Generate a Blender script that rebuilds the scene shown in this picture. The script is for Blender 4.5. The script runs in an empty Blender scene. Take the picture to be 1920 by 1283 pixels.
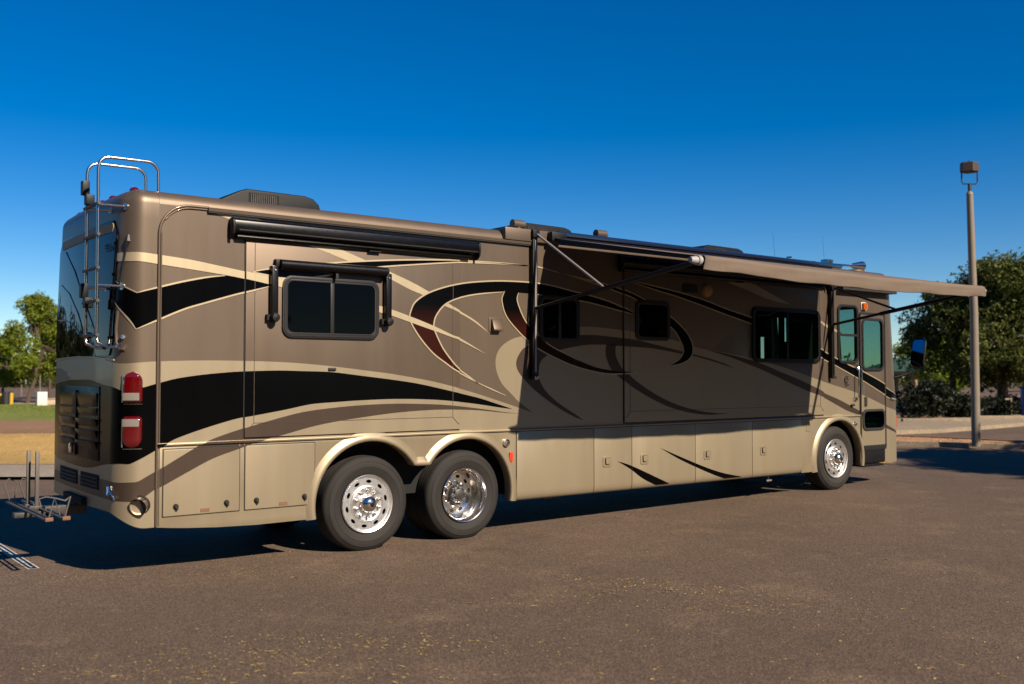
import bpy, bmesh, math, random
import numpy as np
from mathutils import Vector, Matrix
from mathutils.geometry import tessellate_polygon
random.seed(7)
R = math.radians
S = bpy.context.scene
COL = S.collection

# ------------------------------------------------------------------ camera, sky, sun, exposure
cam_d = bpy.data.cameras.new('camera'); cam = bpy.data.objects.new('camera', cam_d); COL.objects.link(cam)
S.camera = cam
YAW, PITCH = R(52.089), R(1.9756)          # the coach's long axis is X; the view turns 52 degrees away from it
fw = Vector((math.cos(YAW)*math.cos(PITCH), math.sin(YAW)*math.cos(PITCH), math.sin(PITCH)))
cam.location = (-3.162, -9.553, 1.9)
cam.rotation_euler = fw.to_track_quat('-Z', 'Y').to_euler()
cam_d.sensor_width = 36.0; cam_d.lens = 35.0
cam_d.clip_start = 0.05; cam_d.clip_end = 2000
cam_d.dof.use_dof = True; cam_d.dof.focus_distance = 12.0; cam_d.dof.aperture_fstop = 1.4

SUN = Vector((0.14, -1.0, 0.715)).normalized()   # towards the sun
W = bpy.data.worlds.new('World'); S.world = W; W.use_nodes = True
nt = W.node_tree; bg = nt.nodes['Background']
sky = nt.nodes.new('ShaderNodeTexSky'); sky.sky_type = 'NISHITA'; sky.sun_disc = False
sky.sun_elevation = math.asin(SUN.z); sky.sun_rotation = math.atan2(SUN.x, SUN.y)
sky.altitude = 1500; sky.air_density = 1.0; sky.dust_density = 0.0; sky.ozone_density = 3.0
hs = nt.nodes.new('ShaderNodeHueSaturation'); hs.inputs['Saturation'].default_value = 1.5; hs.inputs['Hue'].default_value = .507
nt.links.new(sky.outputs[0], hs.inputs['Color']); nt.links.new(hs.outputs[0], bg.inputs['Color'])
bg.inputs['Strength'].default_value = 0.056
sl = bpy.data.lights.new('sun', 'SUN'); sl.energy = 5.0; sl.angle = R(0.53); sl.color = (1.0, 0.86, 0.68)
so = bpy.data.objects.new('sun', sl); COL.objects.link(so); so.location = (3, -20, 20)
so.rotation_euler = (-SUN).to_track_quat('-Z', 'Y').to_euler()
S.view_settings.view_transform = 'Standard'; S.view_settings.look = 'None'
S.view_settings.exposure = 0.88; S.view_settings.gamma = 1.0; S.view_settings.use_curve_mapping = False
S.render.engine = 'CYCLES'

# ------------------------------------------------------------------ materials
M = {}
K = .65      # the picture is exposed up, so colours are set down to their real reflectance
def mat(name, col, rough=.5, metal=0., coat=0., spec=.5, var=0., vscale=6., bump=0., bscale=80., **kw):
    if metal < .9: col = tuple(c*K for c in col)
    m = bpy.data.materials.new(name); m.use_nodes = True; t = m.node_tree; b = t.nodes['Principled BSDF']
    b.inputs['Base Color'].default_value = (*col, 1); b.inputs['Roughness'].default_value = rough
    b.inputs['Metallic'].default_value = metal; b.inputs['Coat Weight'].default_value = coat
    b.inputs['Coat Roughness'].default_value = kw.get('crough', .06); b.inputs['Specular IOR Level'].default_value = spec
    if kw.get('emit'):
        b.inputs['Emission Color'].default_value = (*kw['emit'], 1); b.inputs['Emission Strength'].default_value = 1
    if var or bump:
        tc = t.nodes.new('ShaderNodeTexCoord')
        if var:
            n = t.nodes.new('ShaderNodeTexNoise'); n.inputs['Scale'].default_value = vscale; n.inputs['Detail'].default_value = 8
            n.inputs['Roughness'].default_value = .65
            t.links.new(tc.outputs['Object'], n.inputs['Vector'])
            r = t.nodes.new('ShaderNodeValToRGB')
            r.color_ramp.elements[0].position = .3; r.color_ramp.elements[1].position = .7
            r.color_ramp.elements[0].color = (*[c*(1-var) for c in col], 1); r.color_ramp.elements[1].color = (*[min(1, c*(1+var)) for c in col], 1)
            t.links.new(n.outputs['Fac'], r.inputs['Fac']); t.links.new(r.outputs[0], b.inputs['Base Color'])
            rr = t.nodes.new('ShaderNodeMapRange'); rr.inputs[3].default_value = max(.02, rough-.06); rr.inputs[4].default_value = min(1, rough+.08)
            t.links.new(n.outputs['Fac'], rr.inputs[0]); t.links.new(rr.outputs[0], b.inputs['Roughness'])
        if bump:
            n2 = t.nodes.new('ShaderNodeTexNoise'); n2.inputs['Scale'].default_value = bscale; n2.inputs['Detail'].default_value = 5
            t.links.new(tc.outputs['Object'], n2.inputs['Vector'])
            bp = t.nodes.new('ShaderNodeBump'); bp.inputs['Strength'].default_value = bump; bp.inputs['Distance'].default_value = kw.get('bdist', .01)
            t.links.new(n2.outputs['Fac'], bp.inputs['Height']); t.links.new(bp.outputs[0], b.inputs['Normal'])
    M[name] = m
    return m
TAUPE = (.190, .144, .107); CREAM = (.440, .362, .245); BROWN = (.098, .069, .052)
def car(name, col, **kw):
    # metallic coach paint: faint streaks of dust running down the panels
    m = mat(name, col, rough=kw.pop('rough', .43), metal=kw.pop('metal', .55), coat=kw.pop('coat', .14), spec=kw.pop('spec', .2), var=.035, vscale=2.2, bump=.03, bscale=1.6, bdist=.02, **kw)
    t = m.node_tree
    for n in [n for n in t.nodes if n.type == 'TEX_NOISE' and abs(n.inputs['Scale'].default_value-2.2) < .01]:
        mp = t.nodes.new('ShaderNodeMapping'); mp.inputs['Scale'].default_value = (1.6, 1.6, .22)
        t.links.new(t.nodes['Texture Coordinate'].outputs['Object'], mp.inputs[0]); t.links.new(mp.outputs[0], n.inputs['Vector'])
    return m
car('taupe', TAUPE); car('cream', CREAM); car('brown', BROWN); car('line', (.66, .54, .35))
car('black', (.0012, .0012, .0014), coat=.03, spec=.08, metal=0., rough=.25)
mat('casegrey', (.15, .125, .105), rough=.5); mat('tubeblack', (.0025, .0025, .003), rough=.3, spec=.35, coat=.05, var=.2, vscale=20)
mat('plasticblack', (.0035, .0035, .004), rough=.5, spec=.3, var=.25, vscale=12)
mat('framegrey', (.022, .020, .021), rough=.42, spec=.35)
mat('rubber', (.014, .013, .012), rough=.75)
mat('tyre', (.016, .0135, .0115), rough=.78, var=.35, vscale=5, bump=.15, bscale=60)
mat('glassblack', (.0012, .0012, .0015), rough=.02, spec=.08)
mat('glassrear', (.002, .003, .005), rough=.03, spec=.10); mat('swirl', (.04, .05, .065), rough=.3)
mat('chrome', (.74, .72, .69), rough=.16, metal=1.)
mat('alloy', (.84, .83, .81), rough=.34, metal=1., var=.06, vscale=20)
mat('mirrorglass', (.22, .40, .52), rough=.03, metal=1.); mat('steel', (.5, .49, .47), rough=.24, metal=1.); mat('rackgrey', (.16, .145, .13), rough=.5, metal=.4)
mat('darksteel', (.09, .085, .08), rough=.5, metal=.6, var=.3, vscale=15)
mat('armgrey', (.4, .37, .36), rough=.4, metal=.4)
mat('navy', (.02, .032, .075), rough=.2, metal=.35, coat=.8)
mat('redlens', (.115, .0015, .003), rough=.12, coat=1.)
mat('whitelens', (.26, .235, .21), rough=.15, coat=1.)
mat('amber', (.55, .10, .008), rough=.2, coat=1.)
mat('redmark', (.75, .05, .012), rough=.3, coat=.5)
mat('chassis', (.008, .008, .008), rough=.9)
mat('interior', (.02, .018, .017), rough=.9)
mat('tag', (.22, .1, .05), rough=.6)
mat('tan', (.42, .27, .12), rough=.5, spec=.1)
mat('blind', (.25, .27, .28), rough=.8)
mat('endgrey', (.42, .41, .40), rough=.4); mat('white', (.75, .73, .68), rough=.5)
mat('letter', (.008, .008, .01), rough=.6, spec=.2)
# awning cloth, and the black of a sheet added below to deepen shade
def cloth():
    m = mat('undershade', (.012, .011, .011), rough=.9, spec=.1); mat('cloth', (.175, .127, .092), rough=.85, var=.08, vscale=5, bump=.1, bscale=12)
    t = m.node_tree; b = t.nodes['Principled BSDF']; out = t.nodes['Material Output']
    w = t.nodes.new('ShaderNodeTexWave'); w.inputs['Scale'].default_value = .8; w.inputs['Distortion'].default_value = 2.; w.bands_direction = 'Y'
    return m
cloth()
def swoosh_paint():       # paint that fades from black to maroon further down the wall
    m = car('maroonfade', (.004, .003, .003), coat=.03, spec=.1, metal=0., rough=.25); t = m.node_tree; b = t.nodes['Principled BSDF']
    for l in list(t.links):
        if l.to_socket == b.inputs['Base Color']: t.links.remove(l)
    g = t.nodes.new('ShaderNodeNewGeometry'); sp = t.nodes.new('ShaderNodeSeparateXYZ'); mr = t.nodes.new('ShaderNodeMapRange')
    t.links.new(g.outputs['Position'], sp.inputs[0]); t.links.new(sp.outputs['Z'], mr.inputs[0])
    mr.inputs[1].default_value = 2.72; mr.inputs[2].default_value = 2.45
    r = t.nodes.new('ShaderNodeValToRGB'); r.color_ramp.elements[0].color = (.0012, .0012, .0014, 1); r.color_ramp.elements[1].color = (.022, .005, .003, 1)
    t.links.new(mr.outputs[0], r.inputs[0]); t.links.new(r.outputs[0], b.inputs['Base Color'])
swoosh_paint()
def tint(name, col, refl=.06):
    m = bpy.data.materials.new(name); m.use_nodes = True; t = m.node_tree; t.nodes.remove(t.nodes['Principled BSDF'])
    o = t.nodes['Material Output']; tr = t.nodes.new('ShaderNodeBsdfTransparent'); gl = t.nodes.new('ShaderNodeBsdfGlossy'); mx = t.nodes.new('ShaderNodeMixShader')
    lw = t.nodes.new('ShaderNodeLayerWeight'); pw = t.nodes.new('ShaderNodeMath'); pw.operation = 'POWER'; pw.inputs[1].default_value = 4.; fr = t.nodes.new('ShaderNodeMath'); fr.operation = 'MULTIPLY_ADD'; fr.inputs[1].default_value = .5; fr.inputs[2].default_value = .02
    t.links.new(lw.outputs['Facing'], pw.inputs[0]); t.links.new(pw.outputs[0], fr.inputs[0])
    tr.inputs[0].default_value = (*col, 1); gl.inputs['Roughness'].default_value = .02; gl.inputs['Color'].default_value = (.8, .9, 1, 1)
    t.links.new(fr.outputs[0], mx.inputs[0]); t.links.new(tr.outputs[0], mx.inputs[1]); t.links.new(gl.outputs[0], mx.inputs[2]); t.links.new(mx.outputs[0], o.inputs[0])
    M[name] = m
tint('glassteal', (.47, .60, .56)); tint('glasswind', (.72, .88, .85)); tint('glasssmoke', (.30, .32, .34)); tint('glassgreen', (.30, .45, .34))

def asphalt(name, base, patch, straw=0.0):
    m = mat(name, base, rough=.88, spec=.25); base = tuple(c*K for c in base); patch = tuple(c*K for c in patch); t = m.node_tree; b = t.nodes['Principled BSDF']; L = t.links.new
    g = t.nodes.new('ShaderNodeNewGeometry')
    def noise(sc, det=6, ro=.6):
        n = t.nodes.new('ShaderNodeTexNoise'); n.inputs['Scale'].default_value = sc; n.inputs['Detail'].default_value = det; n.inputs['Roughness'].default_value = ro
        L(g.outputs['Position'], n.inputs['Vector']); return n
    def mix(f, a, c, mode='MIX'):
        x = t.nodes.new('ShaderNodeMix'); x.data_type = 'RGBA'; x.blend_type = mode
        if isinstance(f, float): x.inputs[0].default_value = f
        else: L(f, x.inputs[0])
        for s_, v in ((6, a), (7, c)):
            if isinstance(v, tuple): x.inputs[s_].default_value = (*v, 1)
            else: L(v, x.inputs[s_])
        return x.outputs[2]
    def ramp(n, p0, p1):
        r = t.nodes.new('ShaderNodeMapRange'); r.inputs[1].default_value = p0; r.inputs[2].default_value = p1; L(n.outputs['Fac'], r.inputs[0]); return r.outputs[0]
    big = noise(.35, 7, .62); mid = noise(3.1, 8, .7); 
    c = mix(ramp(big, .35, .68), base, patch)
    huge = noise(.11, 3, .5); c = mix(ramp(huge, .42, .62), c, tuple(x*.8 for x in patch))
    c = mix(ramp(mid, .4, .75), c, tuple(x*.72 for x in base))
    dust = noise(.9, 9, .72); c = mix(ramp(dust, .52, .80), c, (base[0]*1.25, base[1]*1.25, base[2]*1.15))
    scuff = noise(.4, 12, .82); c = mix(ramp(scuff, .53, .74), c, tuple(x*.6 for x in patch))
    v = t.nodes.new('ShaderNodeTexVoronoi'); v.inputs['Scale'].default_value = 95; L(g.outputs['Position'], v.inputs['Vector'])
    vr = t.nodes.new('ShaderNodeValToRGB'); vr.color_ramp.elements[0].position = .25; vr.color_ramp.elements[1].position = .8
    vr.color_ramp.elements[0].color = (.62, .61, .60, 1); vr.color_ramp.elements[1].color = (1.42, 1.36, 1.26, 1)
    sx = t.nodes.new('ShaderNodeSeparateXYZ'); L(v.outputs['Color'], sx.inputs[0]); L(sx.outputs['X'], vr.inputs[0])
    c = mix(1.0, c, vr.outputs[0], 'MULTIPLY')
    fine = noise(38, 4, .6)
    fr = t.nodes.new('ShaderNodeValToRGB'); fr.color_ramp.elements[0].position = .3; fr.color_ramp.elements[1].position = .75
    fr.color_ramp.elements[0].color = (.8, .8, .8, 1); fr.color_ramp.elements[1].color = (1.22, 1.2, 1.15, 1); L(fine.outputs['Fac'], fr.inputs[0])
    c = mix(1.0, c, fr.outputs[0], 'MULTIPLY')
    L(c, b.inputs['Base Color'])
    bp = t.nodes.new('ShaderNodeBump'); bp.inputs['Strength'].default_value = .55; bp.inputs['Distance'].default_value = .006
    L(v.outputs['Distance'], bp.inputs['Height'])
    bp2 = t.nodes.new('ShaderNodeBump'); bp2.inputs['Strength'].default_value = .3; bp2.inputs['Distance'].default_value = .02
    L(mid.outputs['Fac'], bp2.inputs['Height']); L(bp.outputs[0], bp2.inputs['Normal']); L(bp2.outputs[0], b.inputs['Normal'])
asphalt('asphalt', (.192, .139, .106), (.158, .113, .089))
asphalt('asphaltgrey', (.46, .40, .34), (.40, .35, .30))
asphalt('concrete', (.44, .36, .27), (.38, .32, .25))
asphalt('dirt', (.36, .215, .13), (.30, .18, .11))
asphalt('dryground', (.66, .44, .15), (.54, .36, .13))
asphalt('lawn', (.20, .27, .045), (.25, .28, .06))
asphalt('gravelbed', (.52, .31, .19), (.42, .26, .17))
mat('linepaint', (.55, .52, .46), rough=.8, var=.45, vscale=9, bump=.3, bscale=90)

def foliage(name, c0, c1, trans=.35):
    c0 = tuple(c*K for c in c0); c1 = tuple(c*K for c in c1)
    m = bpy.data.materials.new(name); m.use_nodes = True; t = m.node_tree; b = t.nodes['Principled BSDF']; L = t.links.new
    g = t.nodes.new('ShaderNodeNewGeometry'); r = t.nodes.new('ShaderNodeValToRGB')
    r.color_ramp.elements[0].color = (*c0, 1); r.color_ramp.elements[1].color = (*c1, 1)
    L(g.outputs['Random Per Island'], r.inputs[0]); L(r.outputs[0], b.inputs['Base Color'])
    b.inputs['Roughness'].default_value = .55; b.inputs['Specular IOR Level'].default_value = .25
    tr = t.nodes.new('ShaderNodeBsdfTranslucent'); L(r.outputs[0], tr.inputs[0])
    mx = t.nodes.new('ShaderNodeMixShader'); mx.inputs[0].default_value = trans
    L(b.outputs[0], mx.inputs[1]); L(tr.outputs[0], mx.inputs[2]); L(mx.outputs[0], t.nodes['Material Output'].inputs[0])
    M[name] = m
foliage('leafdark', (.034, .055, .010), (.20, .225, .04)); foliage('leafbright', (.14, .22, .015), (.34, .40, .03), .45)
foliage('leafleft', (.13, .20, .017), (.38, .42, .045), .45); foliage('leafbelt', (.015, .024, .006), (.04, .05, .014), .12); foliage('leafshaded', (.007, .012, .004), (.018, .026, .008), .1)  # hedge leaves near-black: the tree's shade is put into their colour
foliage('leaffar', (.06, .075, .022), (.12, .12, .04), .3); foliage('straw', (.30, .21, .08), (.62, .46, .19), .0)
foliage('drygrass', (.45, .29, .09), (.8, .54, .18), .2)
mat('bark', (.10, .065, .042), rough=.9, var=.3, vscale=8, bump=.6, bscale=25)
mat('polepaint', (.26, .215, .165), rough=.6, var=.08, vscale=3, bump=.1, bscale=40)
mat('lampbrown', (.065, .044, .028), rough=.6, var=.2, vscale=10)
mat('lampdark', (.03, .03, .035), rough=.5)
mat('roofgreen', (.06, .13, .085), rough=.6, var=.1); mat('shelterwood', (.30, .19, .11), rough=.8); mat('binyellow', (.65, .40, .02), rough=.5)
mat('binblue', (.02, .07, .38), rough=.4); mat('bindark', (.02, .02, .025), rough=.6); mat('paleblock', (.55, .42, .30), rough=.85, var=.1)

# ------------------------------------------------------------------ mesh helpers
class MB:
    def __init__(s): s.v = []; s.f = []
    def add(s, vs, fs):
        o = len(s.v); s.v += [tuple(v) for v in vs]; s.f += [tuple(i+o for i in f) for f in fs]; return s
    def box(s, x0, x1, y0, y1, z0, z1):
        return s.add([(x0,y0,z0),(x1,y0,z0),(x1,y1,z0),(x0,y1,z0),(x0,y0,z1),(x1,y0,z1),(x1,y1,z1),(x0,y1,z1)],
                     [(0,3,2,1),(4,5,6,7),(0,1,5,4),(1,2,6,5),(2,3,7,6),(3,0,4,7)])
    def tube(s, path, r, n=8, cap=True):
        pts = [Vector(p) for p in path]; rings = []; up = None
        for i, p in enumerate(pts):
            d = (pts[min(i+1, len(pts)-1)] - pts[max(i-1, 0)]).normalized()
            if up is None:
                up = Vector((0,0,1)) if abs(d.z) < .9 else Vector((1,0,0))
            a = (up - d*up.dot(d)).normalized(); b = d.cross(a); up = a
            rr = r[i] if isinstance(r, (list, tuple)) else r
            rings.append([p + (a*math.cos(2*math.pi*k/n) + b*math.sin(2*math.pi*k/n))*rr for k in range(n)])
        vs = [q for ring in rings for q in ring]; fs = []
        for i in range(len(pts)-1):
            for k in range(n):
                fs.append((i*n+k, i*n+(k+1)%n, (i+1)*n+(k+1)%n, (i+1)*n+k))
        if cap: fs += [tuple(range(n))[::-1], tuple((len(pts)-1)*n+k for k in range(n))]
        return s.add(vs, fs)
    def lathe_y(s, prof, c, n=40, flat=None):
        # profile of (radius, y) turned about the Y axis through c
        vs = []; fs = []
        for (r, y) in prof:
            for k in range(n):
                a = 2*math.pi*k/n; z = r*math.sin(a)
                if flat is not None: z = max(z, flat)
                vs.append((c[0]+r*math.cos(a), c[1]+y, c[2]+z))
        for i in range(len(prof)-1):
            for k in range(n): fs.append((i*n+k, i*n+(k+1)%n, (i+1)*n+(k+1)%n, (i+1)*n+k))
        return s.add(vs, fs)
    def prism(s, loop, y0, y1, holes=()):
        # XZ outline with holes, y0 (towards the camera) to y1
        loops = [list(loop)] + [list(h) for h in holes]
        tri = tessellate_polygon([[Vector((x, z, 0)) for x, z in l] for l in loops])
        flat = [p for l in loops for p in l]; n = len(flat)
        vs = [(x, y0, z) for x, z in flat] + [(x, y1, z) for x, z in flat]
        fs = [tuple(t) for t in tri] + [tuple(i+n for i in t[::-1]) for t in tri]
        o = 0
        for l in loops:
            m = len(l)
            for i in range(m): fs.append((o+i, o+(i+1)%m, n+o+(i+1)%m, n+o+i))
            o += m
        return s.add(vs, fs)
    def ex(s, prof, x0, x1, cap=True):
        # closed YZ outline swept along X
        n = len(prof); vs = [(x0, y, z) for y, z in prof] + [(x1, y, z) for y, z in prof]
        fs = [(i, (i+1)%n, n+(i+1)%n, n+i) for i in range(n)]
        if cap: fs += [tuple(range(n))[::-1], tuple(range(n, 2*n))]
        return s.add(vs, fs)
    def build(s, name, m, parent=None, smooth=35, bevel=0., seg=2, recalc=True, weld=0):
        me = bpy.data.meshes.new(name); me.from_pydata(s.v, [], s.f)
        if bevel or recalc or weld:
            bm = bmesh.new(); bm.from_mesh(me)
            if weld: bmesh.ops.remove_doubles(bm, verts=bm.verts, dist=weld)
            if recalc: bmesh.ops.recalc_face_normals(bm, faces=bm.faces)
            if bevel:
                es = [e for e in bm.edges if len(e.link_faces) == 2 and e.calc_face_angle(0) > .6]
                bmesh.ops.bevel(bm, geom=es, offset=bevel, segments=seg, profile=.6, affect='EDGES', clamp_overlap=True)
            bm.to_mesh(me); bm.free()
        if smooth:
            me.polygons.foreach_set('use_smooth', [True]*len(me.polygons)); me.set_sharp_from_angle(angle=R(smooth))
        me.materials.append(M[m])
        return link(name, me, parent)
def link(name, me, parent=None):
    o = bpy.data.objects.new(name, me); COL.objects.link(o)
    if parent is not None: attach(o, parent)
    return o
def attach(o, parent):
    o.parent = parent; o.matrix_parent_inverse = WM[parent.name].inverted(); WM[o.name] = Matrix.Identity(4)
class _WM(dict):
    def __missing__(s, k): return Matrix.Identity(4)
WM = _WM()
def empty(name, loc, parent=None):
    o = bpy.data.objects.new(name, None); COL.objects.link(o); o.empty_display_size = .2
    if parent is not None: o.parent = parent; o.matrix_parent_inverse = WM[parent.name].inverted()
    o.matrix_basis = Matrix.Translation(loc); WM[o.name] = Matrix.Translation(loc)
    return o
def tag(o, label=None, cat=None, group=None, kind=None):
    for k, v in (('label', label), ('category', cat), ('group', group), ('kind', kind)):
        if v: o[k] = v
    return o
def rrect(x0, x1, z0, z1, r, n=5):
    out = []
    for cx, cz, a0 in ((x1-r, z1-r, 0), (x0+r, z1-r, 90), (x0+r, z0+r, 180), (x1-r, z0+r, 270)):
        for i in range(n+1):
            a = R(a0 + 90*i/n); out.append((cx+r*math.cos(a), cz+r*math.sin(a)))
    return out
def smoothline(p, k=5):
    if len(p) < 3: return [tuple(q) for q in p]
    out = []
    for i in range(len(p)-1):
        p0 = p[max(i-1,0)]; p1 = p[i]; p2 = p[i+1]; p3 = p[min(i+2, len(p)-1)]
        for j in range(k):
            t = j/k
            out.append(tuple(.5*(2*b + (c-a)*t + (2*a-5*b+4*c-d)*t*t + (3*b-a-3*c+d)*t**3) for a, b, c, d in zip(p0, p1, p2, p3)))
    out.append(tuple(p[-1])); return out
def arc(cx, cz, r, a0, a1, n=24): return [(cx+r*math.cos(R(a0+(a1-a0)*i/n)), cz+r*math.sin(R(a0+(a1-a0)*i/n))) for i in range(n+1)]
# ------------------------------------------------------------------ ground shape (rises a little towards the coach's front)
def G(x, y=0): return .0075*max(0, min(10, x-3.5))
CX, CY = -3.162, -9.553
def LD(lat, dep): # sideways and forward distance from the viewpoint -> x, y
    return (CX + lat*math.sin(YAW) + dep*math.cos(YAW), CY - lat*math.cos(YAW) + dep*math.sin(YAW))
def sheet(name, poly, dz, m, kind='structure', sub=1.5, h=None):
    # a flat or draped ground piece from an outline, cut along X where the ground bends
    mb = MB(); tri = tessellate_polygon([[Vector((x, y, 0)) for x, y in poly]])
    mb.add([(x, y, G(x)+dz) for x, y in poly], tri)
    o = mb.build(name, m, smooth=0, recalc=True); o['kind'] = kind
    if o.data.polygons[0].normal.z < 0: o.data.flip_normals()
    return o
def slab(name, poly, z0, z1, m):
    mb = MB(); n = len(poly); tri = tessellate_polygon([[Vector((x, y, 0)) for x, y in poly]])
    mb.add([(x, y, G(x)+z0) for x, y in poly]+[(x, y, G(x)+z1) for x, y in poly], [tuple(i+n for i in t) for t in tri]+[(i,(i+1)%n,n+(i+1)%n,n+i) for i in range(n)])
    o = mb.build(name, m, smooth=0, bevel=0); o['kind'] = 'structure'; return o
# asphalt: one big sheet, bending where the ground starts and stops rising
xs = [-900, -60, -20, 0, 3.5, 6, 8, 10, 12, 13.5, 30, 120, 900]; ys = [-900, -60, 0, 60, 900]
mb = MB(); nx = len(xs)
mb.add([(x, y, G(x)) for y in ys for x in xs], [(j*nx+i, j*nx+i+1, (j+1)*nx+i+1, (j+1)*nx+i) for j in range(len(ys)-1) for i in range(nx-1)])
tag(mb.build('asphalt_ground', 'asphalt', smooth=0, recalc=False), kind='structure')

# ------------------------------------------------------------------ the coach
coach = empty('motorhome', (6.3, 1.25, 0))
tag(coach, 'long taupe and cream motorhome with black swirl stripes and open patio awning', 'motorhome')
RB, XR, FXs, FR, WID = .24, -.12, 12.62, .35, 2.5
def sst(a, b, x):
    t = max(0, min(1, (x-a)/(b-a))); return t*t*(3-2*t)
def P(s, z, off=0.):
    """point on the coach's skin: s runs along the side wall and round the corners, z is height, off is outwards"""
    ins = 0.
    if z > 3.55:
        d = min(z-3.55, .14); ins = .14-math.sqrt(max(0, .14*.14-d*d))
    o = off-ins
    if XR <= s <= FXs: x, y = s, -o
    elif s < XR:
        a = (XR-s)/RB
        if a < math.pi/2: x = XR-(RB+o)*math.sin(a); y = RB-(RB+o)*math.cos(a)
        else:
            y = RB+(a-math.pi/2)*RB
            if y > WID-RB:
                b = min(math.pi/2, (y-(WID-RB))/RB); x = XR-(RB+o)*math.cos(b); y = WID-RB+(RB+o)*math.sin(b)
            else: x = XR-RB-o-.03*max(0, 1-((y-1.25)/1.01)**2)
        x += .03*max(0, z-2)*min(1, a)
    else:
        a = (s-FXs)/FR
        if a < math.pi/2: x = FXs+(FR+o)*math.sin(a); y = FR-(FR+o)*math.cos(a)
        else:
            y = FR+(a-math.pi/2)*FR
            if y > WID-FR:
                b = min(math.pi/2, (y-(WID-FR))/FR); x = FXs+(FR+o)*math.cos(b); y = WID-FR+(FR+o)*math.sin(b)
                rest = (y-(WID-FR)) if False else 0
            else: x = FXs+FR+o+.05*max(0, 1-((y-1.25)/.9)**2)
    if s > 12.38: x -= .087*max(0, z-1.35)*sst(12.38, 12.62, s)
    return (x, y, z)
S_REAR_END = XR-(RB*math.pi/2*2+(WID-2*RB)); S_FRONT_END = FXs+(FR*math.pi/2*2+(WID-2*FR))
ZTOP = [3.55+.14*math.sin(R(a)) for a in range(0, 91, 15)]

# side wall, rear cap, front cap, roof, skirt
cabwin = rrect(11.03, 11.56, 2.14, 3.06, .09); swin = rrect(8.85, 10.45, 2.16, 2.90, .10)
mb = MB(); mb.prism([(0,1.2),(11.62,1.2),(11.62,3.552),(0,3.552)], 0, .05, [cabwin, swin]); mb.build('side_wall', 'taupe', coach)
mb = MB(); mb.prism([(0,.5),(11.62,.5),(11.62,3.552),(0,3.552)], WID-.05, WID, [rrect(10.6, 11.5, 2.1, 3.0, .1), rrect(8.6, 9.9, 2.1, 2.9, .1)]); mb.build('side_wall', 'taupe', coach)
ss = [0, -.06, XR] + [XR-RB*math.pi/2*i/10 for i in range(1, 11)] + [XR-RB*math.pi/2-(WID-2*RB)*i/12 for i in range(1, 13)]
ss += [ss[-1]-RB*math.pi/2*i/8 for i in range(1, 9)]
def zbot(s): return .47+.15*sst(.1, .5, -s)
def capgrid(sl, zf, skip=None, far=None):
    mb = MB(); cols = []
    for s in sl:
        cols.append([P(s, z) for z in zf(s)])
    if far: cols.append([(far, WID-(P(0, z)[1]), z) for z in zf(sl[-1])])
    nz = len(cols[0]); vs = [p for c in cols for p in c]; fs = []
    for i in range(len(cols)-1):
        for j in range(nz-1):
            if skip and i < len(sl)-1 and skip(sl[i], sl[i+1], zf(sl[i])[j], zf(sl[i])[j+1]): continue
            fs.append((i*nz+j, (i+1)*nz+j, (i+1)*nz+j+1, i*nz+j+1))
    fs.append(tuple(i*nz+nz-1 for i in range(len(cols))))
    return mb.add(vs, fs)
rear = capgrid(ss, lambda s: [zbot(s)+(1.2-zbot(s))*k/3 for k in range(3)]+[1.2, 1.8, 2.1, 2.5, 2.9, 3.2, 3.4]+ZTOP, far=.001)
rear.build('rear_cap', 'taupe', coach, smooth=40)
mb = MB(); pr = [(.14-.14*math.cos(R(a)), 3.55+.14*math.sin(R(a))) for a in range(0, 91, 15)]
pr = pr + [(.7, 3.705), (1.25, 3.715), (1.8, 3.705)] + [(WID-y, z) for y, z in pr[::-1]]
mb.ex(pr, .002, 11.60); mb.build('roof', 'taupe', coach, smooth=50)
# front cap: side strip with the door opening, nose with the windscreen opening
fs_ = [11.62, 11.645, 12.355, 12.40, 12.48, 12.55, FXs] + [FXs+FR*math.pi/2*i/8 for i in range(1, 9)] + [FXs+FR*math.pi/2+(WID-2*FR)*i/10 for i in range(1, 11)]
fs_ += [fs_[-1]+FR*math.pi/2*i/8 for i in range(1, 9)]
WS0 = FXs+FR*math.pi/2*.62; WS1 = S_FRONT_END-FR*math.pi/2*.62
def fskip(a, b, z0, z1):
    m = (a+b)/2; z = (z0+z1)/2
    if 11.645 <= m <= 12.355 and .42 < z < 2.955: return True
    return WS0 < m < WS1+.15 and 1.72 < z < 3.12
fz = lambda s: [.42, .66, .9, 1.2, 1.45, 1.72, 2.0, 2.4, 2.8, 2.955, 3.12, 3.3]+ZTOP
frontg = capgrid(fs_, fz, fskip, far=None)
# far side of the cab, with the driver's window
o = len(frontg.v); 
frontg.build('front_cap', 'taupe', coach, smooth=40)
mb = MB(); mb.prism([(11.62,.45),(12.61,.45),(12.61,1.4),(12.52,3.552),(11.62,3.552)], WID-.05, WID-.001, [rrect(11.68, 12.48, 2.0, 2.95, .08)]); mb.build('side_wall', 'taupe', coach)
mb = MB(); cols = [s for s in fs_ if WS0-.02 <= s <= WS1+.02]; zz = [1.72, 2.0, 2.4, 2.8, 3.12]
mb.add([P(s, z, -.012) for s in cols for z in zz], [(i*5+j, (i+1)*5+j, (i+1)*5+j+1, i*5+j+1) for i in range(len(cols)-1) for j in range(4)])
mb.build('windscreen', 'glasswind', coach, smooth=60)
# windscreen wipers' cowl and a centre post
mb = MB(); mb.tube([P((WS0+WS1)/2, z, .0) for z in (1.72, 2.2, 2.7, 3.12)], .03); mb.build('windscreen_post', 'plasticblack', coach)
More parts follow.
